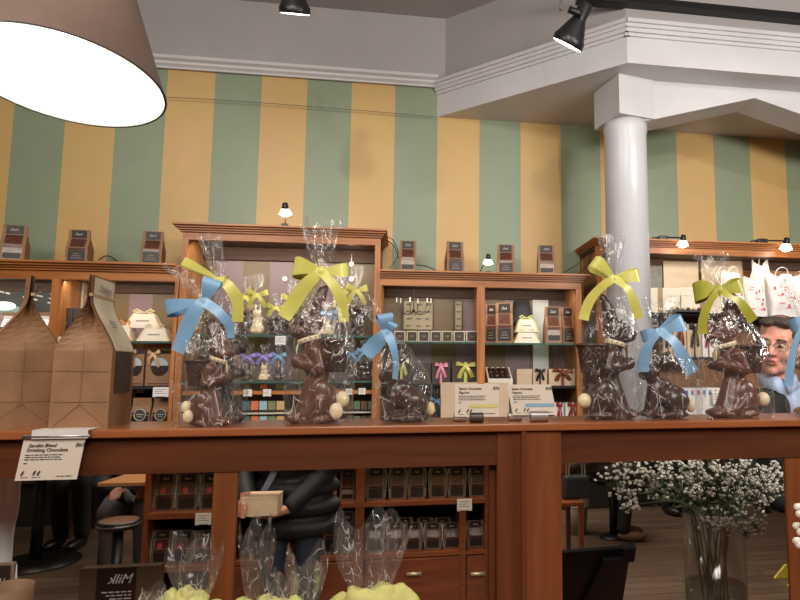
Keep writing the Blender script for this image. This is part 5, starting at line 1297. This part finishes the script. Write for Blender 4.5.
MB().box(at(234, 520, UY).x, ux1, UY-.002, UY+.40, ZS1-.026, ZS1).build('shelf', CABINET_WOOD, unit, world=True)
MB().box(at(234, 520, UY).x, ux1, UY-.002, UY+.40, ZS2-.022, ZS2).build('shelf', CABINET_WOOD, unit, world=True)
zl2 = at(175, 567, UY).z
MB().box(ux0, at(228, 520, UY).x, UY-.001, UY+.40, zl2-.03, zl2).build('shelf', CABINET_WOOD, unit, world=True)
def drawer(a, b, hx):
    d = MB().box(at(a, 580, UY).x, at(b, 580, UY).x, UY-.012, UY+.01, .06, ZS2-.03).build('drawer', wood('drawer_wood', (104, 50, 26), (134, 70, 38), 'x'), unit, world=True, bevel=.003)
    p = at(hx, 574, UY-.03)
    MB().tube([(p.x-.045, UY-.03, p.z), (p.x+.045, UY-.03, p.z)], .011, 10).tube([(p.x-.035, UY-.03, p.z), (p.x-.035, UY-.008, p.z)], .006, 8).tube([(p.x+.035, UY-.03, p.z), (p.x+.035, UY-.008, p.z)], .006, 8).build('handle', mat('pale_brass', (206, 190, 150), .35, metal=.6), d, smooth=True).location = -unit.location
drawer(365, 459, 414); drawer(235, 354, 300); drawer(466.5, 485, 478)
ords2 = ['first', 'second', 'third', 'fourth', 'fifth', 'sixth', 'seventh']
BYY = UY+.06
def shoprow(items, zt, what, v='shop', Y=BYY, tw=.0, gname='shop bags in the cabinet'):
    for k, (a, b, yt) in enumerate(items):
        p, w_, h_ = rect(a, b, yt, Y, zt+.0015); put(pouch, (v,), p, what.format(ords2[k]), 'bag', gname, rz=tw+random.uniform(-.08, .08), s=(w_/.1, 1.1, h_/.16))
shoprow([(367, 385, 468), (390, 406, 468), (409, 425, 468), (430, 446, 468), (449, 465, 468), (470, 485, 468)], ZS1, 'bag of chocolate with tie string on the cabinet\'s upper shelf, {} from its upright', 'string')
shoprow([(324, 337, 470), (340, 355, 470)], ZS1, 'pale-topped bag on the cabinet\'s upper shelf beside the person in black, {} of two', 'window')
shoprow([(367, 383, 523), (388, 403, 523), (405, 421, 523), (425, 441, 523), (444, 460, 523), (468, 484, 521)], ZS2, 'bag of chocolate with tie string on the cabinet\'s lower shelf, {} from its upright', 'string')
shoprow([(378, 393, 518), (398, 412, 518), (418, 432, 518), (436, 450, 518)], ZS2, 'bag of chocolate in the back row of the cabinet\'s lower shelf, {} from its upright', 'string', Y=BYY+.17)
shoprow([(155, 175, 474), (177, 198, 474), (201, 221, 474)], ZS1l, 'stickered bag on the cabinet\'s near upper shelf, {} from the stool', 'shop')
shoprow([(152, 171, 531), (173, 193, 531), (195, 214, 531)], zl2, 'stickered bag on the cabinet\'s near lower shelf, {} from the stool', 'shop')
shoprow([(325, 338, 512), (341, 354, 512)], ZS2, 'dark bag on the lower shelf behind the person in black, {} of two', 'string')
card(203, 525, UY-.014, 16, 12.5, 'price card on the cabinet shelf edge beside the counter\'s near post')
card(464.5, 511, UY-.014, 15, 12, 'price card on the upper shelf edge of the cabinet, toward the thick counter post')

# person in a black padded coat holding a carton
PUF = mat('black_padded_coat', (24, 24, 27), .6, var=.2, scale=12)
def Yp(px, py, Y): return at(px, py, Y)
PY = 3.66
cx_ = at(292, 520, PY).x
per = thing('person', 'person in a black padded coat holding a small kraft carton', 'person', (cx_, PY, 0)); O2 = per.location.copy()
hl = Vector((.0, .0, 1.50)); ID = Matrix.Identity(4)
box_c = at(262, 503.5, PY-.26)-O2
S = head_elems(hl, .95, Matrix.Rotation(-.5, 4, 'Z'))
S += [('c', hl+Vector((0, .03, -.07)), hl+Vector((0, .02, -.2)), .055, .06), ('e', (0, .02, 1.27), (.16, .09, .07)), ('e', (0, .02, 1.08), (.15, .10, .17)), ('e', (0, .02, .88), (.15, .11, .14))]
AR = []
for s_ in (-1, 1):
    a = Vector((s_*.18, .02, 1.26)); el = Vector((s_*.27-.02, .0, 1.0)); wr = Vector((box_c.x+(.03 if s_ > 0 else -.085), box_c.y+(.075 if s_ > 0 else .075), box_c.z-.02)) if s_ < 0 else Vector((box_c.x+.11, box_c.y+.09, box_c.z-.05))
    AR.append((a, el, wr)); S += [('c', a, el, .05, .042), ('c', el, wr, .042, .028)]
    if s_ < 0:
        pal = wr+Vector((.0, -.03, -.012)); S += [('e', tuple(pal), (.022, .045, .038))]
        # fingers reach round the carton's near side, thumb on top
        bx0 = box_c.x-.088
        for k in range(4):
            z = box_c.z+.020-.021*k; S += [('c', (bx0-.010, box_c.y+.015, z), (bx0-.012, box_c.y-.055+.006*abs(k-1), z-.002), .0095, .009), ('c', (bx0-.012, box_c.y-.055+.006*abs(k-1), z-.002), (bx0+.014+.004*(k % 2), box_c.y-.081, z-.004), .009, .0085), ('c', (bx0+.014, box_c.y-.081, z-.004), (bx0+.036-.006*abs(k-1), box_c.y-.080, z-.006), .0085, .0075)]
        S += [('c', (bx0-.008, box_c.y+.01, box_c.z+.02), (bx0-.006, box_c.y-.02, box_c.z+.052), .013, .011), ('c', (bx0-.006, box_c.y-.02, box_c.z+.052), (bx0+.035, box_c.y-.04, box_c.z+.062), .011, .009), ('e', (bx0-.012, box_c.y+.01, box_c.z-.01), (.016, .04, .045))]
    else:
        pal = Vector((box_c.x+.03, box_c.y+.02, box_c.z-.062)); S += [('c', wr, pal, .026, .024), ('e', tuple(pal), (.05, .04, .014))]
        S += fingers(pal+Vector((-.045, 0, 0)), (-1, -.1, 0), (0, 1, 0), (0, 0, -1), L=.065, curl=.25) + [('c', pal+Vector((-.0, -.03, 0)), pal+Vector((-.035, -.065, .004)), .012, .009)]
    hp = Vector((s_*.08, .02, .82)); kn = Vector((s_*.09, 0, .47)); an = Vector((s_*.10, .03, .09)); S += [('c', hp, kn, .08, .056), ('c', kn, an, .054, .04), ('e', (s_*.11, -.04, .04), (.04, .11, .035))]
blob('body', S, .0065, SKIN, per, 3)
def puffer(elems_rows): return elems_rows
S = []
for k in range(7):   # quilted rings of the coat
    z = 1.26-.105*k; w_ = .205+.008*k; S += [('e', (.02, .02, z), (w_, .155, .072))]
for a, el, wr in AR:
    S += [('c', a, el, .075, .066), ('c', el, el.lerp(wr, .93), .064, .045)]
S += [('e', (0, .03, 1.36), (.12, .1, .06))]
blob('coat', S, .012, PUF, per, 2)
blob('hair', [('e', (0, .04, 1.545), (.085, .095, .085)), ('e', (0, .075, 1.44), (.08, .06, .1))], .012, mat('dark_hair', (40, 30, 26), .6, var=.3), per, 2)
m = MB(); q_ = [at(px, py, PY-.175)-O2 for px, py in ((284, 440), (277, 466), (270, 480), (263, 492))]; m.strip(q_, [.04]*4, [(1, 0, .3)]*4); m.build('bag_strap', mat('grey_blue_strap', (88, 98, 118), .7), per, solid=.004)
S = []
for s_ in (-1, 1): S += [('c', (s_*.08, .02, .80), (s_*.09, 0, .47), .09, .068), ('c', (s_*.09, 0, .47), (s_*.1, .03, .1), .066, .055)]
blob('trousers', S, .014, mat('dark_jeans', (34, 38, 52), .85), per, 2)
for s_ in (-1, 1): blob('shoe', [('e', (s_*.11, -.04, .045), (.05, .125, .05))], .012, BLACK, per, 1)
t = thing('carton', 'small pale kraft carton held in a hand', 'box', box_c+O2-Vector((0, 0, .048)))
MB().box(-.088, .088, -.07, .07, 0, .093).build('box', mat('pale_kraft_box', (206, 180, 150), .6, var=.05), t, bevel=.002); MB().box(-.089, .089, -.071, .071, .078, .096).build('lid', mat('pale_kraft_box2', (196, 168, 138), .6, var=.05), t, bevel=.002)
# tables, stool and seated people on the near side
TT = wood('table_wood', (150, 104, 66), (184, 134, 90), 'x')
def table(label, poly, z, pole, th=.03, base_r=.30):
    c = Vector(pole); t = thing('cafe_table', label, 'table', (c.x, c.y, 0))
    MB().prism([(x-c.x, y-c.y) for x, y in poly], z-th, z, 'z').build('table_top', TT, t, bevel=.004)
    MB().lathe([(.04, .03), (.04, z-th)], 18).build('pole', BLACK, t, smooth=True); MB().lathe([(base_r, 0), (base_r, .012), (.06, .035), (.045, .04)], 32).build('base', BLACK, t, smooth=True)
    return t
pl = atz(35, 562, .01)
e0, e1 = atz(24, 481, .75), atz(80, 478, .75)
table('wooden cafe table on a black disc base, beside the hanging grey cloth', [(e0.x-.35, pl.y-.38), (e0.x+.28, pl.y-.38), (e0.x+.42, pl.y-.1), (e0.x+.42, pl.y+.28), (e0.x-.35, pl.y+.28)], .765, (pl.x, pl.y, 0), th=.024)
a = atz(97, 487, .74); b = atz(160, 486, .74)
table('pale wooden cafe table beyond the stool', [(a.x, a.y), (b.x-.05, a.y-.02), (b.x, a.y+.5), (a.x+.05, a.y+.5)], .765, ((a.x+b.x)/2+.12, a.y+.32, 0), th=.024, base_r=.15)
# stool
q = at(119, 519, 3.75)
st = thing('bar_stool', 'round black-edged stool standing before the wooden cabinet', 'stool', (q.x, 3.75, 0))
R_ = mx(119, 519, 3.75)*21
MB().lathe([(R_*.5, q.z-.05), (R_*.95, q.z-.045), (R_, q.z-.03), (R_, q.z-.012), (R_*.96, q.z-.004)], 32).build('seat', BLACK, st, smooth=True)
MB().lathe([(R_*.9, q.z-.004), (R_*.6, q.z+.003), (.001, q.z+.004)], 32, cap=False).build('seat_pad', mat('brown_seat_pad', (92, 62, 46), .5), st, smooth=True)
MB().lathe([(R_+.001, q.z-.028), (R_+.003, q.z-.024), (R_+.001, q.z-.02)], 32, cap=False).build('rim', STEEL, st, smooth=True)
MB().lathe([(.026, .02), (.026, q.z-.045)], 16).build('pole', BLACK, st, smooth=True); MB().lathe([(.17, 0), (.17, .01), (.05, .025)], 28).build('base', BLACK, st, smooth=True)
def sitter(label, x, y, rz, trousers, top, seat_z=.5, knee=.5, shoe_m=None, bagcoat=False):
    per = thing('person', label, 'person', (x, y, 0), rz); S = head_elems((0, .12, seat_z+.72), .95, Matrix.Identity(4))
    S += [('c', (0, .15, seat_z+.65), (0, .16, seat_z+.5), .055, .06), ('e', (0, .17, seat_z+.46), (.16, .09, .07)), ('e', (0, .18, seat_z+.28), (.15, .1, .17)), ('e', (0, .18, seat_z+.09), (.16, .12, .11))]
    L = []
    for s in (-1, 1):
        hp, kn, an = Vector((s*.09, .14, seat_z+.06)), Vector((s*.10, -.28, seat_z+.04)), Vector((s*.09+.02, -.24, .09)); L.append((hp, kn, an))
        a, el, wr = Vector((s*.18, .17, seat_z+.45)), Vector((s*.22, .08, seat_z+.17)), Vector((s*.08, -.12, seat_z+.15))
        S += [('c', hp, kn, .08, .058), ('c', kn, an, .054, .04), ('e', (an.x, -.31, .04), (.042, .12, .035)), ('c', a, el, .05, .042), ('c', el, wr, .042, .03), ('e', tuple(wr+Vector((0, -.04, 0))), (.04, .045, .02))]
        S += fingers(wr+Vector((0, -.075, 0)), (0, -1, -.2), (1, 0, 0), (0, 0, 1), curl=.4) + [('c', wr+Vector((-s*.03, -.03, 0)), wr+Vector((-s*.05, -.07, 0)), .012, .009)]
    blob('body', S, .0085, SKIN, per, 3)
    S = []
    for hp, kn, an in L: S += [('c', hp, kn, .094, .075), ('c', kn, an+Vector((0, 0, .02)), .072, .058)]
    S += [('e', (0, .18, seat_z+.07), (.165, .125, .10))]
    blob('trousers', S, .012, trousers, per, 3)
    S = [('e', (0, .17, seat_z+.46), (.18, .11, .085)), ('e', (0, .18, seat_z+.30), (.18, .13, .2)), ('e', (0, .18, seat_z+.12), (.19, .15, .11))]
    for s in (-1, 1): S += [('c', (s*.18, .17, seat_z+.45), (s*.22, .08, seat_z+.17), .065, .058), ('c', (s*.22, .08, seat_z+.17), (s*.09, -.10, seat_z+.155), .054, .042)]
    if bagcoat: S += [('e', (0, .02, seat_z+.10), (.2, .2, .075)), ('e', (.03, -.13, seat_z-.02), (.18, .09, .12))]
    blob('jacket', S, .013, top, per, 3)
    blob('hair', [('e', (0, .155, seat_z+.765), (.085, .09, .08))], .013, mat('dark_hair', (40, 30, 26), .6, var=.3), per, 2)
    for s in (-1, 1): blob('shoe', [('e', (s*.09+.02, -.31, .045), (.05, .13, .045))], .011, shoe_m or BLACK, per, 1)
    return per
GT = mat('grey_trousers', (92, 92, 98), .85, var=.1); DKC = mat('dark_coat', (30, 30, 34), .85, var=.15)
k = at(85, 500, 4.35)
sitter('seated person in grey trousers between the two cafe tables', k.x+.08, 4.87, .25, GT, DKC, .50)
k = at(30, 520, 5.4)
sitter('seated person in dark clothes behind the table with disc base', k.x+.1, 6.1, -.15, mat('black_trousers', (26, 26, 30), .85), DKC, .48)
# chairs for the sitters
def cafe_chair(label, x, y, rz, z=.455):
    t = thing('cafe_chair', label, 'chair', (x, y, 0), rz)
    W = wood('dark_chair_wood', (60, 38, 26), (82, 54, 36), 'z')
    MB().box(-.2, .2, -.2, .2, z-.03, z).build('seat', W, t, bevel=.006)
    for sx in (-1, 1):
        MB().box(sx*.18-.016, sx*.18+.016, -.19, -.158, 0, z-.03).build('leg', W, t); MB().box(sx*.18-.016, sx*.18+.016, .158, .19, 0, z+.40).build('leg', W, t)
    MB().box(-.165, .165, .165, .182, z+.2, z+.38).build('backrest', W, t); return t
for (x_, y_, r_, lab) in ((at(85, 500, 4.35).x+.08, 4.87, .25, 'dark wooden cafe chair under the person in grey trousers'), (at(30, 520, 5.4).x+.1, 6.1, -.15, 'dark wooden cafe chair behind the table with disc base')):
    v_ = Matrix.Rotation(r_, 3, 'Z') @ Vector((0, .2, 0)); cafe_chair(lab, x_+v_.x, y_+v_.y, r_)
# long dark bench along the far side, with people
by = 6.45
bx0 = at(555, 500, by).x
bn = thing('bench', 'long dark wooden bench along the far side', 'bench', (2.4, by, 0))
MB().box(bx0-2.4+.0, 2.9, 0, .5, .40, .45).build('seat', wood('dark_chair_wood_x', (52, 34, 24), (74, 48, 34), 'x'), bn, bevel=.005); MB().box(bx0-2.4, 2.9, .06, .5, 0, .40).build('base', mat('dark_plinth', (34, 28, 25), .8), bn); MB().box(bx0-2.4, 2.9, .48, .54, .45, 1.0).build('backrest', mat('dark_leather', (44, 34, 30), .6), bn)
bl_ = thing('bench', 'long dark bench at the far end behind the cafe tables', 'bench', (-2.6, 6.6, 0))
MB().box(-2.2, 2.1, 0, .5, .40, .45).build('seat', wood('dark_chair_wood_x', (52, 34, 24), (74, 48, 34), 'x'), bl_, bevel=.005); MB().box(-2.2, 2.1, .06, .5, 0, .40).build('base', mat('dark_plinth', (34, 28, 25), .8), bl_); MB().box(-2.2, 2.1, .48, .54, .45, 1.0).build('backrest', mat('dark_leather', (44, 34, 30), .6), bl_)
pl = atz(613, 536, .01)
st2 = thing('bar_stool', 'black pedestal stool under the seated person in the olive coat', 'stool', (pl.x, pl.y, 0))
MB().lathe([(.15, .46), (.19, .465), (.19, .495), (.17, .5)], 28).build('seat', BLACK, st2, smooth=True); MB().lathe([(.03, .03), (.03, .465)], 16).build('pole', BLACK, st2, smooth=True); MB().lathe([(.12, 0), (.12, .012), (.05, .03), (.03, .035)], 28).build('base', BLACK, st2, smooth=True)
sitter('seated person in an olive padded coat and brown shoes, on the pedestal stool', pl.x-.17, pl.y-.02, math.radians(78), mat('black_trousers', (26, 26, 30), .85), mat('dark_olive_coat', (66, 68, 60), .7, var=.2, scale=14), .525, shoe_m=mat('brown_shoe', (112, 82, 66), .5), bagcoat=True)
k = at(664, 500, 6.2)
sitter('seated person in navy trousers on the bench, behind the white flowers', k.x, by-.02, .35, mat('navy_trousers', (24, 28, 42), .85), DKC, .485)
k = at(760, 480, 6.2)
sitter('seated person in a red top on the bench behind the flower vase', k.x+.05, by-.02, -.1, mat('black_trousers', (26, 26, 30), .85), mat('red_jumper', (150, 34, 40), .85), .485, bagcoat=True)
# wooden chair edge and pale bin beside the thick post
q = atz(568, 560, 0.02); y_ = 4.9
q = at(567, 520, y_)
t = thing('wooden_chair', 'red-brown wooden chair beside the thick counter post', 'chair', (q.x-.13, y_, 0))
for sx in (-1, 1):
    for sy, h in ((-1, .44), (1, .88)): MB().box(sx*.19-.018, sx*.19+.018, sy*.19-.018, sy*.19+.018, 0, h).build('leg', POST, t, bevel=.003)
MB().box(-.21, .21, -.21, .21, .44, .47).build('seat', POST, t, bevel=.005); MB().box(-.17, .17, .175, .2, .62, .86).build('backrest', POST, t, bevel=.004)
# handbag on the chair's seat
y_b = 4.86; q = at(576, 490, y_b); hb = thing('handbag', 'black handbag with pale loop handles, on the wooden chair', 'bag', (q.x, y_b, .471))
k_ = mx(576, 490, y_b)
MB().box(-15*k_, 15*k_, -.07, .07, 0, .17, taper=.82).build('bag', mat('black_leather', (40, 40, 42), .5, var=.2), hb, bevel=.02)
for dy in (-.04, .04): MB().tube(smooth_path([(-8*k_, dy, .15), (-7*k_, dy, .27), (0, dy, .32), (7*k_, dy, .27), (8*k_, dy, .15)], 5), .007, 8).build('handle', mat('pale_handle', (120, 112, 100), .5), hb, smooth=True)
q = at(575, 530, 5.1)
t = thing('waste_bin', 'pale bin lined with a white bag, beside the wooden chair', 'bin', (at(577, 520, 5.6).x, 5.6, 0)); t.scale = (.8, .8, .72)
MB().lathe([(.10, 0), (.13, .42), (.125, .42)], 24).build('bin', mat('pale_bin', (150, 140, 124), .6), t, smooth=True); MB().lathe([(.134, .34), (.138, .42), (.142, .46), (.12, .50), (.11, .47)], 24, cap=False).build('liner', PAPER, t, smooth=True)

# ================================================================== LOW CABINET BEHIND THE OPENINGS
czt = .75
MB_ = thing('low_cabinet', 'low dark cabinet behind the counter posts, carrying the vase', 'cabinet', (0, 1.62, 0))
MB().box(-1.5, 1.75, -.28, .24, czt-.03, czt).build('top', CABINET_WOOD, MB_); MB().box(-1.48, 1.73, -.26, .22, 0, czt-.03).build('carcass', DARK_IN, MB_)
# box with mirrored script
by_ = 1.5
p0, p1 = at(78, 600, by_), at(161, 565, by_)
bt = thing('chocolate_carton', 'brown carton with a dark centre label and reversed white script', 'box', ((p0.x+p1.x)/2, by_, czt)); w_, h_ = p1.x-p0.x, p1.z-czt
MB().box(-w_/2, w_/2, 0, .022, 0, h_).build('carton', mat('dark_kraft_carton', (104, 78, 56), .6, var=.05), bt, bevel=.001)
lb = MB().box(-w_*.29, w_*.20, -.0012, .0, .01, h_-.001).build('label', mat('maroon_label', (58, 30, 28), .5, var=.05), bt)
text('Milk', h_*.085, INKW, lb, (w_*.14, -.002, h_-.033), shear=-.35, mirror=True, bold=.0002, rot=(PI/2, 0, 0))
m = MB(); rnd = random.Random(3)
for k in range(6):
    z = h_-.052-.007*k; u = w_*.15
    while u > -w_*(.12 if k else .2):
        l = rnd.uniform(.005, .014); m.box(u-l, u, -.002, -.0015, z, z+.0022); u -= l+.003
m.build('print', INKW, lb)
# tablet on a stand
ty = 1.5
q = at(600, 548, ty)
tb = thing('tablet', 'black tablet on a tilted stand beside the thick counter post', 'tablet', (q.x, ty, czt))
k_ = mx(600, 560, ty)
Mt = Matrix.Translation((0, 0, q.z-czt)) @ Matrix.Rotation(math.radians(-2), 4, 'Y') @ Matrix.Rotation(math.radians(28), 4, 'X')
MB().box(-46*k_, 31*k_, -.006, .006, -.19, 0, Mt).build('screen', mat('tablet_black', (18, 18, 20), .35), tb, bevel=.003)
MB().box(22*k_, 36*k_, -.010, .012, -.045, -.001, Mt).build('corner_case', BLACKM, tb, bevel=.004)
MB().prism([(2*k_, -.02), (22*k_, -.02), (6*k_, -.17), (-14*k_, -.17)], -.02, -.007, 'y', M=Mt).build('stand_arm', BLACK, tb, bevel=.002)
MB().box(-.06, .06, .04, .16, 0, .012).build('stand_base', BLACK, tb, bevel=.003); MB().tube([(0, .1, .01), (0, .1, q.z-czt-.12)], .015, 10).build('stand_pole', BLACK, tb)
# vase and baby's breath
vy = 1.62
vx = at(715, 560, vy).x; kv = mx(715, 560, vy)
vr, vh = 28.5*kv, at(715, 511, vy-.0).z-czt
vs = thing('glass_vase', 'clear cylinder glass vase holding the white flowers', 'vase', (vx, vy, czt))
MB().lathe([(.001, .0), (vr*.97, 0), (vr*.98, .01), (vr, vh), (vr-.003, vh), (vr*.95, .014), (.001, .012)], 40, cap=False).build('vase', VGLASS, vs, smooth=True)
zw_ = at(715, 584, vy).z-czt
MB().lathe([(vr*.945, .016), (vr*.965, zw_)], 36).build('water', film('water', tint=(.86, .9, .86), haze=.01, gloss=.1, bump=0), vs, smooth=True)
fl = thing('flower_bouquet', 'bouquet of tiny white flowers standing in the glass vase', 'flowers', (vx, vy, czt+.02))
STEM = mat('green_stem', (76, 92, 56), .6, var=.2); BLOOM = mat('white_bloom', (236, 232, 218), .7, var=.06, scale=80)
rnd = random.Random(21)
tips = [(620, 478, 12), (640, 470, 14), (660, 468, 16), (680, 474, 18), (655, 486, 14), (625, 492, 9), (630, 506, 7), (695, 466, 16), (715, 470, 16), (735, 474, 16), (755, 480, 16), (775, 486, 12), (745, 492, 14), (760, 500, 9), (725, 488, 13), (700, 492, 10), (712, 520, 9), (755, 526, 8), (738, 512, 10), (745, 530, 7), (725, 524, 6), (768, 472, 10), (690, 484, 14), (670, 492, 10)]
for i, (px, py, rad) in enumerate(tips):
    yy = vy+rnd.uniform(-.09, .09)
    T = at(px, py, yy)-fl.location; b0 = Vector((rnd.uniform(-.5, .5)*vr, rnd.uniform(-.5, .5)*vr, .0)); mid = Vector((max(-vr*.75, min(vr*.75, T.x*.35)), rnd.uniform(-.5, .5)*vr, vh*.95))
    path = smooth_path([b0, b0.lerp(mid, .5), mid, mid.lerp(T, .6)+Vector((0, 0, .012)), T], 5)
    m = MB(); m.tube(path, [.0028-.0016*j/(len(path)-1) for j in range(len(path))], 6)
    r = rad*kv*1.15; pts = []
    for j in range(int(12+rad*2.5)):
        v = Vector((rnd.gauss(0, .6), rnd.gauss(0, .45), rnd.gauss(0, .46)))*r; pts.append(T+v)
        m.tube([T-Vector((0, 0, r*.9))*(.4+.6*rnd.random())+v*.2, T+v*.6-Vector((0, 0, r*.15)), T+v], .0006, 4, cap=False)
    for j in range(2):
        c = mid.lerp(T, .25+.3*j); m.strip([c, c+Vector((rnd.uniform(-.02, .02), -.01, .008)), c+Vector((rnd.uniform(-.045, .045), -.015, .004))], [.003, .008, .001], [(.2, .3, 1)]*3)
    sg = m.build('flower_stem', STEM, fl, smooth=True)
    m = MB()
    for p_ in pts:
        rr = rnd.uniform(.0034, .0055)
        m.ell(p_, (rr, rr, rr*.8), u=7, v=5)
        for q_ in range(3): m.ell(p_+Vector((rnd.uniform(-1, 1), rnd.uniform(-1, 1), rnd.uniform(-.6, .8)))*rr*.75, rr*.55, u=6, v=4)
    m.build('blossoms', BLOOM, sg, smooth=True)
# sprigs of the same flowers hanging into view past the last post
q = at(800, 520, 1.05); fs = thing('flower_sprig', 'sprig of tiny white flowers in front of the far counter post', 'flowers', (q.x+.03, 1.05, 1.02))
m = MB(); m.tube(smooth_path([(0.03, 0, 0), (.02, 0, .1), (q.x-fs.location.x, 0, q.z-1.02)], 6), .002, 6); m.build('flower_stem', STEM, fs, smooth=True)
m = MB()
for (px, py) in ((797, 507), (799, 514), (796, 526), (800, 532), (796, 541), (799, 545), (803, 510), (806, 524), (808, 538)):
    p_ = at(px, py, 1.05+rnd.uniform(-.01, .01))-fs.location; m.ell(p_, .0065, u=8, v=6); m.ell(p_+Vector((.004, 0, .003)), .004, u=6, v=5)
m.build('blossoms', BLOOM, fs, smooth=True)
# yellow fold seen low at the far post
q = at(783, 600, 2.1)
t = thing('folded_sign', 'yellow folded floor sign near the far post', 'sign', (at(785, 590, 4.2).x, 4.2, 0)); zt2 = at(785, 566, 4.2).z
MB().prism([(-.06, 0), (.10, 0), (.07, zt2), (.03, zt2)], -.14, -.12, 'y').build('panel', mat('yellow_plastic', (206, 184, 60), .5), t); MB().prism([(-.06, 0), (.10, 0), (.07, zt2), (.03, zt2)], .02, .04, 'y').build('panel', mat('yellow_plastic', (206, 184, 60), .5), t)

# ================================================================== FRONT COUNTER WITH WRAPPED SWEETS
fc = thing('front_counter', 'front counter top below the ledge where wrapped sweets stand', 'counter', (0, .9, 0)); fcz = 1.02
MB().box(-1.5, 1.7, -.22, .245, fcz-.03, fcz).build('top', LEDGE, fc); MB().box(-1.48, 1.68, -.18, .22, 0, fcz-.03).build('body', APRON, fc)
def front_pack(label, x0, x1, ytop, Y, seed, spike, tissue=True):
    bx = (x0+x1)/2; O = Vector((at(bx, 600, Y).x, Y, fcz)); t = thing('wrapped_sweets', label, 'wrapped sweets', O)
    def L(px, py): p = at(px, py, Y)-O; return p.x, p.z
    a, b = L(x0, 590)[0], L(x1, 590)[0]; zt = L(bx, ytop)[1]; zk = L(bx, 592)[1]
    w = (b-a)
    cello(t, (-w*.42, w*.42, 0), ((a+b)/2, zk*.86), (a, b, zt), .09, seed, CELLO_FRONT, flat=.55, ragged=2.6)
    if tissue:
        rr = random.Random(seed)
        for q in range(4):
            m = MB(); R0 = w*rr.uniform(.20, .28); c0 = Vector(((q-1.5)*w*.24, rr.uniform(-.012, .004), zk*rr.uniform(.80, .93)))
            sd = Vector((seed*1.7+q*3.1, seed*.9, q*2.3))
            def pt(u, v):
                d = Vector((math.cos(2*PI*u)*math.sin(PI*v), math.sin(2*PI*u)*math.sin(PI*v)*.75, -math.cos(PI*v)))
                return c0+d*R0*(1+.35*noise.noise(d*1.8+sd)+.14*noise.noise(d*3.5+sd))
            m.grid(pt, 26, 16, wrap=True); m.build('yellow_tissue', mat('yellow_tissue', (196, 192, 118), .8, var=.12, scale=30), t, smooth=True)
    S = [('e', (0, 0, .03), (.035, .028, .03)), ('e', (0, 0, .075), (.028, .024, .035)), ('e', (0, 0, .12), (.02, .018, .02))]
    blob('chocolate_figure', S, .006, CHOCD, t, 2)
    return t
front_pack('clear-wrapped sweets with yellow tissue, in front of the near post', 164, 222, 548, .93, 5, 0)
front_pack('tall clear-wrapped sweets tube just past the near post', 236, 274, 533, .98, 6, 0)
front_pack('clear-wrapped yellow sweets between the two tall wraps', 284, 331, 556, .93, 7, 0)
front_pack('large crumpled clear wrap of sweets with yellow tissue, by the cabinet drawers', 331, 412, 528, .96, 9, 0)
front_pack('low clear-wrapped yellow sweets beside the tall tube', 262, 300, 578, .89, 10, 0)
front_pack('low clear-wrapped sweets in front of the brown carton', 140, 172, 590, .90, 12, 0)
# grey cloth hanging behind the ledge's near end
p0, p1 = at(-30, 478, 1.36), at(26, 478, 1.36); zlow = at(10, 572, 1.36).z
t = thing('hanging_cloth', 'pale grey cloth hanging below the kraft bags at the near end', 'cloth', (p0.x, 1.36, zlow))
m = MB(); W_ = p1.x-p0.x; Hh = za+.02-zlow
m.grid(lambda u, v: Vector((u*(W_*(.82+.18*v)), .006*math.sin(u*9+v*2)+.003*math.sin(v*14), v*Hh-.01*u*(1-v))), 30, 14); m.build('cloth', mat('grey_cloth', (238, 238, 236), .85, var=.03), t, smooth=True, solid=.0015)
MB().tube([(-.02, 0, Hh), (W_+.01, 0, Hh)], .004, 8).build('rod', BLACK, t)
# round tan bowl and paper bag low at the near end
q = at(18, 596, .95); t = thing('tan_bowl', 'round tan bowl low at the near end of the counter', 'bowl', (at(5, 600, .95).x, .95, fcz)); rb_ = at(29, 600, .95).x-at(3, 600, .95).x
hb_ = at(18, 586, .95).z-fcz
MB().lathe([(rb_*.5, 0), (rb_*.8, hb_*.4), (rb_, hb_), (rb_*.95, hb_), (rb_*.7, hb_*.45), (.001, .01)], 32, cap=False).build('bowl', mat('tan_wicker', (112, 80, 54), .6, var=.15), t, smooth=True)
p, w_, h_ = rect(-14, 8, 566, 1.02, fcz); put(pouch, ('shop',), p, 'small brown pouch behind the tan bowl', 'bag', None, s=(w_/.1, .9, h_/.16))
